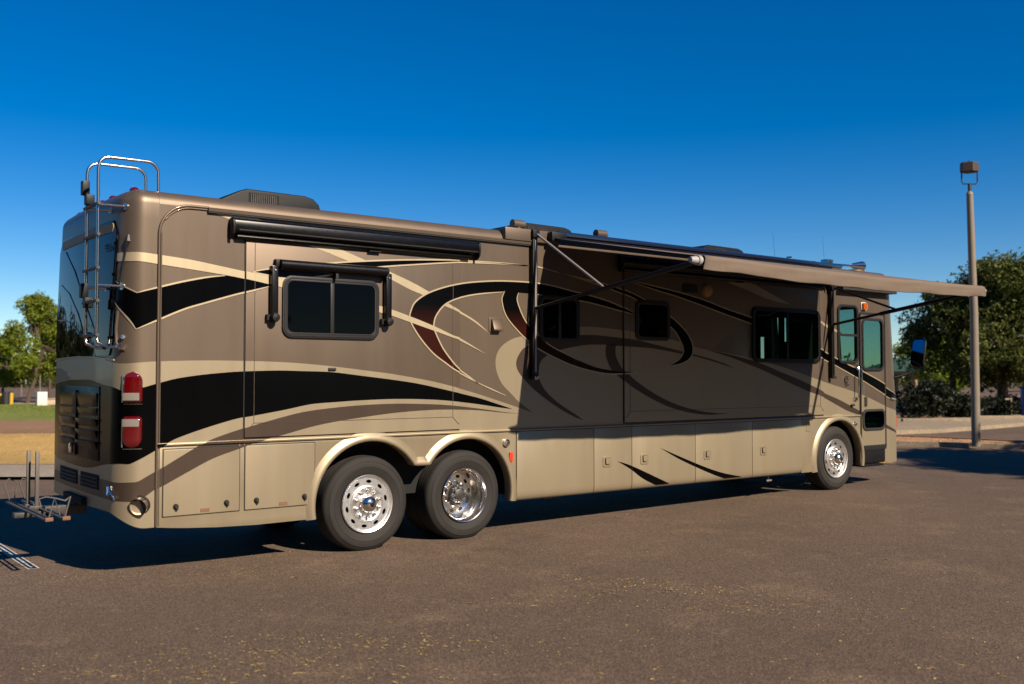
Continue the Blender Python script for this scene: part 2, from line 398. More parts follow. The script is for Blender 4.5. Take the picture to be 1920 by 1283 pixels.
# underbody
mb = MB(); mb.box(.3, 12.4, .30, 2.2, .55, 1.15).box(-.2, 12.7, .06, 2.44, 1.15, 1.19).box(.1, 1.5, .1, 2.4, .5, 1.16).box(4.3, 10.2, .03, 2.45, .45, 1.18).box(-.3, .2, .2, 2.3, .68, 1.18); mb.build('chassis', 'chassis', coach, smooth=0)
for ax in (2.31, 3.61, 11.0): MB().tube([(ax, .2, .5), (ax, 2.3, .5)], .07, 10).build('axle', 'chassis', coach)
MB().tube([(5.0, .3, .36), (5.3, .3, .36)], .03).build('drain_pipe', 'darksteel', coach); MB().tube([(9.35, .12, .40), (9.35, .12, .32), (9.30, .12, .30), (9.42, .12, .305)], .014).build('drain_cock', 'whitelens', coach)
# lower skirt with wheel arches
arch1 = arc(2.31, .53, .665, 190.5, 33.8, 30); arch2 = arc(3.60, .53, .64, 145.2, -11.5, 30); arch3 = arc(11.0, .55, .635, 194.5, -12, 30)
rb = [(0,1.236),(0,.47),(.15,.452),(.3,.438),(.6,.418),(1.0,.405)]
mb = MB(); mb.prism(rb+arch1+[(2.90,.895),(3.05,.892)]+arch2+[(4.33,.398),(4.33,1.236)], -.012, .03); mb.build('skirt', 'cream', coach, bevel=.008)
mb = MB(); mb.prism([(10.0,1.236),(10.0,.392)]+arch3+[(11.618,.42),(11.618,1.236)], -.012, .03); mb.build('skirt', 'cream', coach, bevel=.008)
mb = MB(); mb.box(4.30, 10.02, .0, .03, .42, 1.236); mb.build('skirt_seal', 'rubber', coach, smooth=0)
mb = MB(); mb.ex([(-.03,1.2365),(-.034,1.25),(-.028,1.262),(.01,1.266),(.01,1.2365)], .002, 11.61); mb.build('belt_trim', 'cream', coach, smooth=0)
mb = MB(); mb.box(.0, 11.6, -.014, .0, 1.2290, 1.2362); mb.build('trim_seal', 'rubber', coach, smooth=0)
def flare(name, path):
    pts = [Vector((x, 0, z)) for x, z in path]; prof = [(.004,.10),(-.004,-.02),(.0,-.034),(.010,-.044),(.028,-.046),(.050,-.040),(.072,-.028),(.092,-.017),(.105,-.009)]
    mb = MB(); vs = []; n = len(prof)
    nrm = []
    for i, p in enumerate(pts):
        d = (pts[min(i+1,len(pts)-1)]-pts[max(i-1,0)]).normalized(); nrm.append(Vector((-d.z, 0, d.x)))
    for i in range(len(nrm)):
        a = sum((nrm[max(0,min(len(nrm)-1,i+k))] for k in range(-2, 3)), Vector()); nrm[i] = a.normalized()
    for p, nn in zip(pts, nrm):
        for off, y in prof: vs.append((p.x+nn.x*off, y, p.z+nn.z*off))
    mb.add(vs, [(i*n+k, i*n+k+1, (i+1)*n+k+1, (i+1)*n+k) for i in range(len(pts)-1) for k in range(n-1)])
    mb.build(name, 'cream', coach, smooth=60)
flare('wheel_arch', arch1+[(2.90,.895),(2.94,.893),(3.0,.892),(3.05,.892)]+arch2)
flare('wheel_arch', arch3)
for a, b in ((1.70, 4.20), (10.42, 11.58)):
    mb = MB(); mb.box(a, b, .62, .68, .42, 1.22)
    mb.box(a-.02, b+.02, .02, .66, 1.19, 1.215); mb.build('wheel_well', 'chassis', coach, smooth=0)

# compartment doors along the skirt
def handle(p, x, z, y=-.02):
    mb = MB(); mb.prism(rrect(x-.075, x+.075, z-.07, z+.07, .025), y-.008, y+.002); h = mb.build('latch', 'cream', p, bevel=.003)
    mb = MB(); mb.prism(rrect(x-.044, x+.041, z-.036, z+.051, .012), y-.003-.006, y-.0085); mb.build('recess', 'rubber', p)
    mb = MB(); mb.prism(rrect(x-.038, x+.035, z-.03, z+.045, .012), y-.028, y-.010); mb.build('paddle', 'cream', p, bevel=.004)
for i, (a, b, hx) in enumerate(((4.338, 5.602, None), (5.611, 6.287, 5.835), (6.296, 7.540, 6.525), (7.549, 8.797, 7.795), (8.806, 9.993, 9.055))):
    mb = MB(); mb.ex([(-.020,1.228),(-.020,.50),(-.018,.455),(-.010,.42),(.006,.398),(.03,.388),(.03,1.228)], a, b); d = mb.build('compartment_door', 'cream', coach, bevel=.004)
    if hx: handle(d, hx, .787)
for a, b, zt, zb, ks in ((.062, .816, 1.20, .566, (.183, .686)), (.878, 1.640, 1.205, .566, (.998, 1.525))):
    mb = MB(); mb.prism(rrect(a-.009, b+.009, zb-.009, zt+.009, .008, 2), -.0145, -.006); mb.build('door_seal', 'rubber', coach, smooth=0)
    mb = MB(); mb.prism(rrect(a, b, zb, zt, .008, 2), -.022, -.010); d = mb.build('compartment_door', 'cream', coach, bevel=.003)
    for k in ks:
        mb = MB(); mb.lathe_y([(0,-.022),(.02,-.022),(.024,-.012),(.03,0)], (k, -.022, .652), 12).tube([(k-.012,-.044,.665),(k+.01,-.044,.625)], .012, 6); mb.build('latch', 'rubber', d)
    m_ = (a+b)/2+.03
    mb = MB(); mb.box(m_-.045, m_+.045, -.026, -.021, .583, .615); mb.build('reflector_tag', 'tag', d, smooth=0)
# ------------------------------------------------------------------ slide-out rooms
def bead(path, p, m='taupe', r=.003): MB().tube(path, r, 5).build('flange_bead', m, p)
def slide(a, b, z0, z1, hole=()):
    mb = MB(); mb.prism([(a-.010,z0-.010),(b+.010,z0-.010),(b+.010,z1),(a-.010,z1)], -.008, .0, hole); mb.build('slide_seal', 'rubber', coach, smooth=0)
    mb = MB(); mb.prism([(a,z0),(b,z0),(b,z1),(a,z1)], -.021, -.006, hole); return mb.build('slide_out', 'taupe', coach, bevel=.003)
sl1 = slide(.868, 3.486, 1.288, 3.30)
sl2 = slide(6.158, 10.60, 1.288, 3.36, [swin])
for sl, a, b, zt in ((sl1, .962, 3.392, 3.28), (sl2, 6.26, 10.5, 3.3)):
    bead([(a, -.0245, zt), (a, -.0245, 1.43)], sl); bead([(a, -.0245, 1.43), (a-.05, -.0245, 1.375), (a-.09, -.0245, 1.345)], sl)
    bead([(b, -.0245, zt), (b, -.0245, 1.43)], sl); bead([(b, -.0245, 1.43), (b+.05, -.0245, 1.375), (b+.09, -.0245, 1.345)], sl)
    bead([(a, -.0245, 1.43), (b, -.0245, 1.43)], sl, 'taupe', .0025)

# ------------------------------------------------------------------ painted stripes
TR = {
 'cream_top_rear':[(-2.465,2.123),(-1.683,2.138),(-0.929,2.098),(-0.54,2.042),(-0.332,2.02),(-0.175,2.03),(-0.027,2.041),(0.439,2.056),(0.854,2.055),(1.34,2.043),(1.83,2.007),(2.35,1.952),(2.622,1.92),(3.064,1.851),(3.384,1.785),(3.766,1.691),(4.245,1.557),(4.603,1.452)],
 'cream_c':[(4.603,1.452),(4.527,1.5),(4.368,1.6),(4.269,1.686),(4.127,1.806),(4.05,1.938),(4.026,2.066),(4.05,2.175),(4.131,2.273),(4.278,2.353),(4.443,2.396),(4.698,2.463),(5.003,2.505),(5.363,2.536),(5.651,2.541),(6.152,2.514),(6.677,2.46),(7.239,2.384),(7.514,2.322),(7.875,2.271),(8.272,2.235),(8.794,2.17),(9.159,2.109),(9.667,2.018),(10.475,1.842),(10.79,1.779),(11.581,1.618),(12.305,1.412),(12.387,1.388),(12.726,1.307)],
 'D1_out':[(8.413,2.009),(8.153,2.093),(7.794,2.167),(7.49,2.216),(7.108,2.277),(6.77,2.33),(6.39,2.388),(6.141,2.41),(5.688,2.435),(5.408,2.432),(5.047,2.398),(4.784,2.352),(4.527,2.274),(4.427,2.219),(4.344,2.088),(4.368,1.971),(4.485,1.847),(4.671,1.704),(4.939,1.545),(5.214,1.411),(5.442,1.331)],
 'D1_in':[(5.442,1.331),(5.332,1.402),(5.134,1.501),(4.966,1.598),(4.804,1.723),(4.706,1.869),(4.704,2.005),(4.732,2.085),(4.832,2.159),(5.038,2.231),(5.217,2.266),(5.5,2.306),(5.845,2.315),(6.014,2.306),(6.451,2.291),(6.769,2.274),(7.27,2.213),(7.535,2.183),(7.794,2.14),(8.152,2.07),(8.413,2.009)],
 'D2_l':[(5.846,2.319),(5.83,2.217),(5.858,2.118),(5.934,1.993),(6.06,1.903),(6.292,1.764),(6.543,1.647),(6.833,1.534),(7.097,1.455),(7.439,1.389),(7.786,1.351),(8.058,1.352),(8.274,1.365)],
 'D2_r':[(8.274,1.365),(7.97,1.372),(7.611,1.415),(7.264,1.484),(6.932,1.583),(6.61,1.718),(6.367,1.842),(6.248,1.921),(6.139,1.999),(6.047,2.118),(6.013,2.206),(6.02,2.323)],
 'D3_u':[(7.818,2.274),(8.272,2.223),(8.794,2.138),(9.095,2.073),(9.501,1.965),(9.92,1.858),(10.473,1.695),(10.657,1.625),(11.02,1.526),(11.317,1.429),(11.575,1.341),(11.932,1.226),(12.379,1.087),(12.71,0.966)],
 'D3_l':[(12.912,0.872),(12.377,1.023),(11.93,1.158),(11.574,1.261),(11.248,1.341),(10.974,1.435),(10.627,1.557),(10.429,1.61),(10.123,1.681),(9.704,1.8),(9.093,1.984),(8.707,2.082),(8.308,2.18),(7.818,2.274)],
 'D4_u':[(-0.578,0.916),(-0.388,0.905),(-0.244,0.907),(-0.171,0.913),(-0.107,0.946),(-0.019,0.993),(0.061,1.037),(0.301,1.172),(0.448,1.246),(0.63,1.312),(0.9,1.39),(1.215,1.468),(1.494,1.527),(1.783,1.56),(2.18,1.587),(2.623,1.597),(3.061,1.584),(3.384,1.563),(3.766,1.521),(4.139,1.472),(4.41,1.443)],
 'D4_l':[(4.41,1.443),(4.139,1.463),(3.766,1.499),(3.384,1.516),(3.061,1.517),(2.624,1.496),(2.181,1.454),(1.882,1.419),(1.593,1.371),(1.272,1.297),(1.038,1.246),(0.863,1.194),(0.551,1.098),(0.303,0.982),(0.063,0.862),(-0.016,0.825),(-0.085,0.779),(-0.149,0.744),(-0.22,0.727),(-0.366,0.731),(-0.6,0.737)],
 'K1_u':[(-2.421,1.823),(-1.873,1.86),(-1.311,1.867),(-1.06,1.862),(-0.735,1.822),(-0.443,1.799),(-0.328,1.769),(-0.217,1.774),(-0.118,1.799),(-0.009,1.83),(0.184,1.879),(0.427,1.915),(0.678,1.939),(0.855,1.95),(1.211,1.96),(1.491,1.955),(1.831,1.945),(2.178,1.908),(2.622,1.858),(2.952,1.811),(3.384,1.726),(3.766,1.647),(4.014,1.58),(4.278,1.505)],
 'K1_l':[(4.278,1.505),(4.139,1.52),(3.766,1.572),(3.384,1.615),(3.064,1.638),(2.623,1.65),(2.18,1.641),(1.877,1.627),(1.591,1.609),(1.309,1.559),(0.961,1.504),(0.771,1.474),(0.462,1.392),(0.216,1.314),(0.104,1.263),(0.014,1.211),(-0.096,1.151),(-0.211,1.093),(-0.262,1.078),(-0.37,1.08),(-0.679,1.051),(-1.02,1.002),(-1.457,0.987),(-2.386,1.009)],
 'K2_u':[(-0.454,2.801),(-0.346,2.755),(-0.204,2.689)],
 'K2_u2':[(-0.204,2.689),(-0,2.751),(0.223,2.816),(0.47,2.875),(0.657,2.902),(0.858,2.882),(0.954,2.863),(1.139,2.831)],
 'K2_l':[(1.139,2.825),(0.949,2.769),(0.759,2.716),(0.473,2.625),(0.249,2.55),(-0.006,2.435),(-0.206,2.343)],
 'K2_l2':[(-0.206,2.343),(-0.29,2.452),(-0.533,2.673)],
 'K3_u':[(0.931,2.955),(1.137,3.004),(1.672,3.085),(2.001,3.132),(2.479,3.184),(2.915,3.222),(3.373,3.252),(3.608,3.26),(4.106,3.27),(4.545,3.27)],
 'K3_l':[(4.545,3.265),(4.106,3.26),(3.608,3.24),(3.373,3.221),(2.915,3.168),(2.479,3.114),(2.277,3.079),(1.773,2.972),(1.453,2.918),(1.238,2.911),(1.138,2.927),(0.931,2.955)],
 'K3_tail':[(4.106,3.263),(4.545,3.267),(4.716,3.259),(5.022,3.212)],
 'K4_out':[(6.302,2.766),(6.153,2.817),(5.881,2.89),(5.577,2.945),(5.219,2.995),(4.863,3.046),(4.545,3.062),(4.106,3.053),(3.733,3.02),(3.491,2.982),(3.254,2.925),(3.027,2.842),(2.87,2.738),(2.812,2.633),(2.8,2.56),(2.832,2.478),(2.95,2.323),(3.117,2.162),(3.294,2.05),(3.406,1.983),(3.588,1.899),(3.766,1.817)],
 'K4_in':[(3.766,1.817),(3.649,1.887),(3.489,1.983),(3.383,2.073),(3.245,2.231),(3.138,2.421),(3.123,2.488),(3.152,2.591),(3.255,2.712),(3.396,2.787),(3.609,2.847),(3.854,2.888),(4.163,2.923),(4.591,2.922),(4.959,2.901),(5.364,2.872),(5.652,2.84),(6.153,2.76),(6.302,2.73)],
 'K4_tail':[(3.719,1.84),(3.954,1.75),(4.179,1.667)],
 'K5_l':[(4.163,2.933),(4.122,2.856),(4.122,2.795),(4.155,2.686),(4.228,2.579),(4.423,2.409),(4.57,2.314),(4.711,2.231),(4.94,2.141),(5.216,2.049),(5.505,1.982),(5.8,1.938),(6.021,1.93),(6.258,1.942),(6.388,1.964)],
 'K5_r':[(6.388,1.964),(6.178,1.96),(5.949,1.977),(5.649,2.019),(5.362,2.104),(5.082,2.206),(4.844,2.306),(4.57,2.499),(4.464,2.607),(4.385,2.748),(4.352,2.847),(4.374,2.924)],
 'K6_o':[(5.022,3.212),(5.448,3.159),(5.805,3.118),(6.017,3.08),(6.304,3.017),(6.567,2.929),(6.888,2.804),(7.144,2.675),(7.328,2.551),(7.448,2.426),(7.498,2.31),(7.479,2.204),(7.379,2.12),(7.204,2.066),(6.967,2.039)],
 'K6_i':[(6.967,2.039),(7.102,2.085),(7.222,2.145),(7.292,2.224),(7.299,2.296),(7.239,2.399),(7.142,2.516),(7.025,2.591),(6.648,2.794),(6.404,2.914),(6.293,2.959),(5.882,3.059),(5.448,3.146),(5.022,3.212)],
 'K7_u':[(6.255,3.187),(6.775,3.129),(7.277,3.067),(7.745,2.991),(8.256,2.879),(8.765,2.784),(9.543,2.606),(10.414,2.375),(10.857,2.228),(11.211,2.122),(11.682,1.988),(12.3,1.79),(12.395,1.716),(12.81,1.574)],
 'K7_l':[(12.868,1.424),(12.39,1.561),(12.305,1.598),(11.688,1.828),(11.001,2.056),(10.539,2.198),(10.37,2.256),(9.541,2.491),(8.764,2.688),(8.231,2.796),(7.654,2.918),(7.157,3.016),(6.775,3.078),(6.255,3.172)],
 'E1_u':[(8.26,3.274),(8.734,3.302),(9.225,3.175),(9.736,3.019)],
 'E1_l':[(9.736,3.019),(9.224,3.069),(8.72,3.181),(8.26,3.274)],
 'E2_u':[(10.365,2.825),(10.649,2.758),(10.895,2.688),(11.31,2.55)],
 'E2_l':[(11.31,2.55),(10.894,2.644),(10.648,2.715),(10.365,2.825)],
 'C1_u':[(-0.905,3.066),(-0.514,3.071),(-0.297,3.073),(-0.184,3.074),(-0.004,3.062),(0.301,3.036),(0.552,3.002),(0.857,2.958),(1.15,2.922),(1.699,2.826),(2.481,2.661),(2.814,2.572),(3.13,2.474),(3.382,2.38),(3.526,2.336),(3.891,2.16)],
 'C1_l':[(3.891,2.16),(3.503,2.317),(3.382,2.351),(3.131,2.421),(2.815,2.506),(2.619,2.559),(2.482,2.59),(1.7,2.735),(1.151,2.834),(0.858,2.882),(0.657,2.908),(0.302,2.943),(-0.003,2.971),(-0.182,2.988),(-0.295,2.987),(-0.505,2.998),(-0.9,3.044)],
 'C2_u':[(0.863,3.542),(0.931,3.522),(1.133,3.47),(1.911,3.265),(2.223,3.169),(2.479,3.081),(2.806,2.97),(3.049,2.87),(3.336,2.74),(3.492,2.669),(3.733,2.556),(3.93,2.416)],
 'C2_l':[(3.93,2.416),(3.679,2.56),(3.442,2.661),(3.281,2.713),(2.97,2.827),(2.806,2.877),(2.521,2.989),(2.277,3.068),(2.001,3.148),(1.584,3.265),(0.745,3.46),(0.498,3.526)],
 'L1_a':[(6.025,0.781),(6.271,0.712),(6.778,0.517),(7.061,0.404)],
 'L1_b':[(6.871,0.38),(6.521,0.512),(6.27,0.662),(6.025,0.781)],
 'L2_a':[(6.833,0.921),(7.554,0.672),(8.054,0.522),(8.503,0.433),(8.685,0.414)],
 'L2_b':[(8.234,0.407),(7.869,0.51),(7.247,0.736),(6.833,0.921)],
}
REG = [(-.0, .862, 1.2635, 3.56, 0.), (.868, 3.486, 1.288, 3.30, .021), (.862, 3.492, 3.30, 3.56, 0.), (.868, 3.486, 1.2635, 1.288, .0), (3.492, 6.152, 1.2635, 3.56, 0.), (6.158, 8.85, 1.288, 3.36, .021), (10.45, 10.60, 1.288, 3.36, .021), (8.85, 10.45, 1.288, 2.16, .021), (8.85, 10.45, 2.90, 3.36, .021),
       (6.152, 10.606, 3.36, 3.56, 0.), (10.606, 11.618, 1.2635, 3.56, 0.), (11.648, 12.352, .70, 1.02, .016), (11.648, 12.352, 1.32, 2.02, .016), (11.648, 11.70, 1.02, 1.32, .016), (12.31, 12.352, 1.02, 1.32, .016), (12.36, 12.48, .42, 3.5, 0.),
       (0, 11.6, 1.2385, 1.2600, .0335), (0, .056, .3, 1.2285, .012), (.056, .062, .56, 1.2285, .0), (.062, .816, .566, 1.20, .022), (.062, .816, 1.21, 1.2285, .012), (.062, .816, .45, .556, .012),
       (.826, .868, .3, 1.2285, .012), (.878, 1.64, .566, 1.205, .022), (.878, 1.64, 1.215, 1.2285, .012), (.06, 1.64, .4, .556, .012), (1.65, 4.33, .3, 1.2285, .012),
       (4.338, 5.602, .5, 1.228, .020), (5.611, 6.287, .5, 1.228, .020), (6.296, 7.540, .5, 1.228, .020), (7.549, 8.797, .5, 1.228, .020), (8.806, 9.993, .5, 1.228, .020), (10.0, 11.6, .3, 1.2285, .012)]
REG += [(a, b, z0, z1, d) for a, b in ((5.611, 6.287), (6.296, 7.540), (7.549, 8.797)) for z0, z1, d in ((.455, .5, .0204), (.425, .455, .0186))]
_st = [XR-RB*math.pi/2*i/14 for i in range(15)]; _rr = [_st[-1]-(WID-2*RB)*i/12 for i in range(1, 13)]; _r2 = [_rr[-1]-RB*math.pi/2*i/6 for i in range(1, 7)]
_edges = [0., -.06]+_st+_rr+_r2
REG += [(_edges[i+1], _edges[i], .3, 3.56, None) for i in range(len(_edges)-1)]
_fe = [12.48, 12.55]+[FXs+FR*math.pi/2*i/10 for i in range(0, 11)]
REG += [(_fe[i], _fe[i+1], .3, 3.5, None) for i in range(len(_fe)-1)]
def clip(poly, ax, lim, keep_less):
    out = []
    for i in range(len(poly)):
        a, b = poly[i], poly[(i+1)%len(poly)]
        ia = (a[ax] <= lim) == keep_less or a[ax] == lim; ib = (b[ax] <= lim) == keep_less or b[ax] == lim
        if ia: out.append(a)
        if ia != ib:
            t = (lim-a[ax])/(b[ax]-a[ax]); out.append((a[0]+(b[0]-a[0])*t, a[1]+(b[1]-a[1])*t))
    return out
def lay(mb, tris, layer):
    e = .0012*layer
    for tri in tris:
        lo = min(p[0] for p in tri); hi = max(p[0] for p in tri); zl = min(p[1] for p in tri); zh = max(p[1] for p in tri)
        for a, b, z0, z1, dep in REG:
            if hi <= a or lo >= b or zh <= z0 or zl >= z1: continue
            q = tri
            for ax, lim, kl in ((0, a, False), (0, b, True), (1, z0, False), (1, z1, True)):
                q = clip(q, ax, lim, kl)
                if len(q) < 3: break
            if len(q) < 3: continue
            mb.add([P(s, z, e+(dep or 0.)) for s, z in q], [tuple(range(len(q)))])
def poly_tris(loop):
    t = tessellate_polygon([[Vector((x, z, 0)) for x, z in loop]]); return [[loop[i] for i in f] for f in t]
def chain(*names, k=5):
    out = []
    for n in names:
        l = smoothline(TR[n], k) if isinstance(n, str) else list(n)
        if out and abs(out[-1][0]-l[0][0])+abs(out[-1][1]-l[0][1]) < 1e-4: l = l[1:]
        out += l
    if abs(out[0][0]-out[-1][0])+abs(out[0][1]-out[-1][1]) < 1e-4: out = out[:-1]
    return out
def cut(tris, lo, hi):
    out = []
    for t in tris:
        q = clip(clip(t, 0, lo, False), 0, hi, True) if min(p[0] for p in t) < hi and max(p[0] for p in t) > lo else []
        if len(q) >= 3: out.append(q)
    return out
def stripe(loop, layer, m, label=None, name='paint_stripe', lo=-9., hi=99.):
    mb = MB(); lay(mb, cut(poly_tris(loop), lo, hi), layer); o = mb.build(name, m, coach, smooth=50, weld=1e-5, recalc=False)
    if label: o['label'] = label
    return o
def pin(names, layer=6, w=.017, lo=-9., hi=99.):
    mb = MB()
    for nme in names:
        l = smoothline(TR[nme] if isinstance(nme, str) else nme, 5)
        n = len(l); side = []
        for i, p in enumerate(l):
            a, b = l[max(i-1, 0)], l[min(i+1, n-1)]; dx, dz = b[0]-a[0], b[1]-a[1]; q = math.hypot(dx, dz) or 1
            ww = w*.5*min(1, .35+min(i, n-1-i)*.12); side.append(((p[0]-dz/q*ww, p[1]+dx/q*ww), (p[0]+dz/q*ww, p[1]-dx/q*ww)))
        for i in range(n-1):
            (a, b), (c, d) = side[i], side[i+1]; lay(mb, cut([[a, b, d], [a, d, c]], lo, hi), layer)
    return mb.build('pinstripe', 'line', coach, smooth=50, weld=1e-5, recalc=False)
FARR = S_REAR_END
stripe(chain([(FARR, 2.12)], 'cream_top_rear', 'cream_c', [(13.16, 1.22), (13.16, .425), (11.63, .425), (11.63, 1.2636), (0., 1.2636)]+[(FARR*i/60, zbot(FARR*i/60)+.003) for i in range(61)]), 1, 'cream', 'cream lower paint field of the motorhome')
stripe(chain('C1_u', 'C1_l'), 5, 'line'); stripe(chain('C2_u', 'C2_l'), 2, 'line')
stripe(chain('E1_u', 'E1_l'), 2, 'cream'); stripe(chain('E2_u', 'E2_l'), 2, 'line')
stripe(chain('D1_out', 'D1_in'), 2, 'brown'); stripe(chain('D2_l', 'D2_r'), 2, 'brown'); stripe(chain('D3_u', 'D3_l'), 2, 'brown', hi=11.633); stripe(chain('D3_u', 'D3_l'), 2, 'brown', lo=11.633, hi=12.0); stripe(chain('D3_u', 'D3_l'), 2, 'brown', lo=12.0)
stripe(chain([(FARR, .86)], 'D4_u', 'D4_l', [(FARR, .76)]), 2, 'brown')
stripe(chain([(FARR, 1.78)], 'K1_u', 'K1_l', [(FARR, 1.08)]), 3, 'black', 'broad black wave along the lower rear side')
stripe(chain('K2_u', 'K2_u2', 'K2_l', 'K2_l2'), 3, 'black')
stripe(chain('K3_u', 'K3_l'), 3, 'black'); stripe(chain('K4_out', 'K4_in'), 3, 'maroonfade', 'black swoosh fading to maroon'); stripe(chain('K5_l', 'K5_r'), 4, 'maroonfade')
stripe(chain('K6_o', 'K6_i'), 3, 'black'); stripe(chain('K7_u', 'K7_l'), 3, 'black', hi=9.6); stripe(chain('K7_u', 'K7_l'), 3, 'black', lo=9.6)
stripe(chain('L1_a', 'L1_b'), 2, 'black'); stripe(chain('L2_a', 'L2_b'), 2, 'black')
pin(['K2_u', TR['K2_u2'][:5], 'K2_l', 'K2_l2']); pin(['K3_u', 'K3_l', 'K3_tail']); pin(['K4_out', TR['K4_in'][:13], 'K4_tail']); pin([TR['K4_in'][13:], 'K5_l', TR['K5_r'][4:]], w=.015)
pin(['K6_o', 'K6_i'], w=.014); pin(['K7_u'], w=.016, hi=9.6); pin(['K7_l'], w=.016, hi=9.6); pin(['K7_u'], w=.016, lo=9.6); pin(['K7_l'], w=.016, lo=9.6)

# ------------------------------------------------------------------ windows and entry door
def window(name, a, b, z0, z1, r, y, fw_=.055, panes=1, glass='glassblack', fm='framegrey', through=False, label=None):
    mb = MB(); mb.prism(rrect(a, b, z0, z1, r), y-.024, y-.001, [rrect(a+fw_, b-fw_, z0+fw_, z1-fw_, max(.02, r-fw_*.7))]); f = mb.build(name, fm, coach, bevel=.005)
    if label: f['label'] = label
    w = (b-a-2*fw_)/panes
    mb = MB(); mb.prism(rrect(a+.018, b-.018, z0+.018, z1-.018, max(.02, r-.015)), y-.029, y-.023, [rrect(a+.032, b-.032, z0+.032, z1-.032, max(.02, r-.025))]); mb.build('frame_bead', fm, f)
    for i in range(panes):
        x0 = a+fw_+w*i; x1 = x0+w; gi = .016 if panes > 1 else 0
        mb = MB(); mb.prism(rrect(x0-(.0 if i else .01)+(gi if i else 0), x1+(.01 if i == panes-1 else -gi), z0+fw_-.01, z1-fw_+.01, .04), y-.010-.004*(i%2), y-.006-.004*(i%2)); mb.build('pane', glass, f)
        if i: 
            mb = MB(); mb.box(x0-.022, x0+.022, y-.020, y-.003, z0+fw_, z1-fw_); mb.build('mullion', fm, f, bevel=.004)
    return f
window('window', 1.258, 2.395, 2.30, 2.945, .105, -.021, panes=2, label='wide dark two-pane window in the rear slide-out')
w2 = window('window', 4.70, 5.365, 2.33, 2.92, .09, 0, panes=2, glass='glasssmoke', label='dark window with pale blinds beside the awning arm')
for a, b in ((4.76, 4.83), (4.86, 4.97), (5.10, 5.22)):
    mb = MB(); mb.box(a, b, -.0045, -.0015, 2.40, 2.86); mb.build('blind', 'blind', w2, smooth=0)
window('window', 6.36, 7.02, 2.385, 2.93, .09, -.021, label='small dark window in the front slide-out')
wf = window('window', 8.80, 10.50, 2.11, 2.95, .12, -.021, fw_=.06, panes=2, glass='glassteal', fm='plasticblack', label='large dark slide-out window under the awning')
mb = MB()
mb.box(8.75, 9.119, .06, .09, 2.0, 3.0).box(9.234, 9.377, .06, .09, 2.0, 3.0).box(9.587, 9.707, .06, .09, 2.0, 3.0).box(9.801, 10.7, .06, .09, 2.0, 3.0).box(9.707, 9.801, .06, .09, 2.0, 2.44).box(9.119, 9.234, .06, .09, 2.5, 3.0).box(9.377, 9.801, .06, .09, 2.81, 3.0)
mb.build('window_shade', 'interior', wf, smooth=0)
window('window', 11.005, 11.585, 2.11, 3.085, .11, 0, fw_=.045, glass='glassteal', label='tall teal cab window with a cross bar')
mb = MB(); mb.box(11.04, 11.55, -.022, -.004, 2.56, 2.60); mb.build('window_bar', 'framegrey', coach, bevel=.004)
# entry door
mb = MB(); dw = rrect(11.705, 12.285, 2.02, 2.85, .09); dl = rrect(11.70, 12.31, 1.02, 1.32, .08)
mb.prism(rrect(11.648, 12.352, .70, 2.945, .03, 2), -.016, .02, [dw, dl]); door = mb.build('entry_door', 'taupe', coach, bevel=.004)
door['label'] = 'tall entry door with a teal window and a small lower window'
mb = MB(); mb.prism(rrect(11.618, 12.382, .66, 2.975, .05, 3), -.022, .03, [rrect(11.652, 12.348, .745, 2.94, .03, 3)]); mb.build('door_frame', 'framegrey', door, bevel=.004)
for l, g in ((dw, 'glassteal'), (dl, 'glassgreen')):
    xs_ = [p[0] for p in l]; zs_ = [p[1] for p in l]; a, b, c, d = min(xs_), max(xs_), min(zs_), max(zs_)
    mb = MB(); mb.prism(rrect(a-.03, b+.03, c-.03, d+.03, .11), -.034, -.017, [rrect(a+.012, b-.012, c+.012, d-.012, .075)]); f = mb.build('window', 'rubber' if g == 'glassgreen' else 'framegrey', door, bevel=.004)
    mb = MB(); mb.prism(l, -.012, -.006); mb.build('pane', g, door)
mb = MB(); mb.box(11.70, 12.31, .1, .13, .95, 1.36); mb.build('step_lining', 'interior', door, smooth=0)
mb = MB(); mb.prism(rrect(11.735, 11.80, 1.40, 1.555, .01, 2), -.034, -.015); mb.build('door_handle', 'rubber', door, bevel=.004)
mb = MB(); mb.box(11.64, 12.33, -.01, .25, .44, .665).box(11.66, 12.25, -.035, .2, .39, .43).box(11.66, 12.25, -.02, .2, .47, .49); mb.build('entry_step', 'plasticblack', coach, bevel=.005)
# grab rail, badge, catches
mb = MB(); mb.tube([(11.51,-.0,2.06),(11.51,-.06,2.05),(11.50,-.075,2.0),(11.49,-.075,1.6),(11.49,-.06,1.55),(11.49,-.0,1.54)], .012).box(11.47,11.55,-.03,0,2.03,2.10).box(11.45,11.53,-.03,0,1.50,1.56); mb.build('grab_rail', 'chrome', coach)
mb = MB(); mb.tube([(11.625,-.04,2.1),(11.625,-.05,1.95),(11.62,-.05,1.62)], .012); mb.build('grab_rail', 'chrome', coach)
mb = MB(); ring = [(11.255+.06*math.cos(R(a)), -.008, 1.825+.085*math.sin(R(a))) for a in range(20, 331, 15)]; mb.tube(ring, [.006+.006*abs(math.sin(i*.9)) for i in range(len(ring))], 6)
mb.tube([(11.22,-.01,1.87),(11.25,-.015,1.885),(11.29,-.012,1.86),(11.27,-.012,1.83),(11.262,-.012,1.79),(11.28,-.01,1.755)], [.004,.012,.014,.010,.012,.006], 6).tube([(11.23,-.01,1.84),(11.245,-.01,1.81),(11.235,-.01,1.77)], [.004,.010,.004], 6); mb.build('badge', 'chrome', coach)
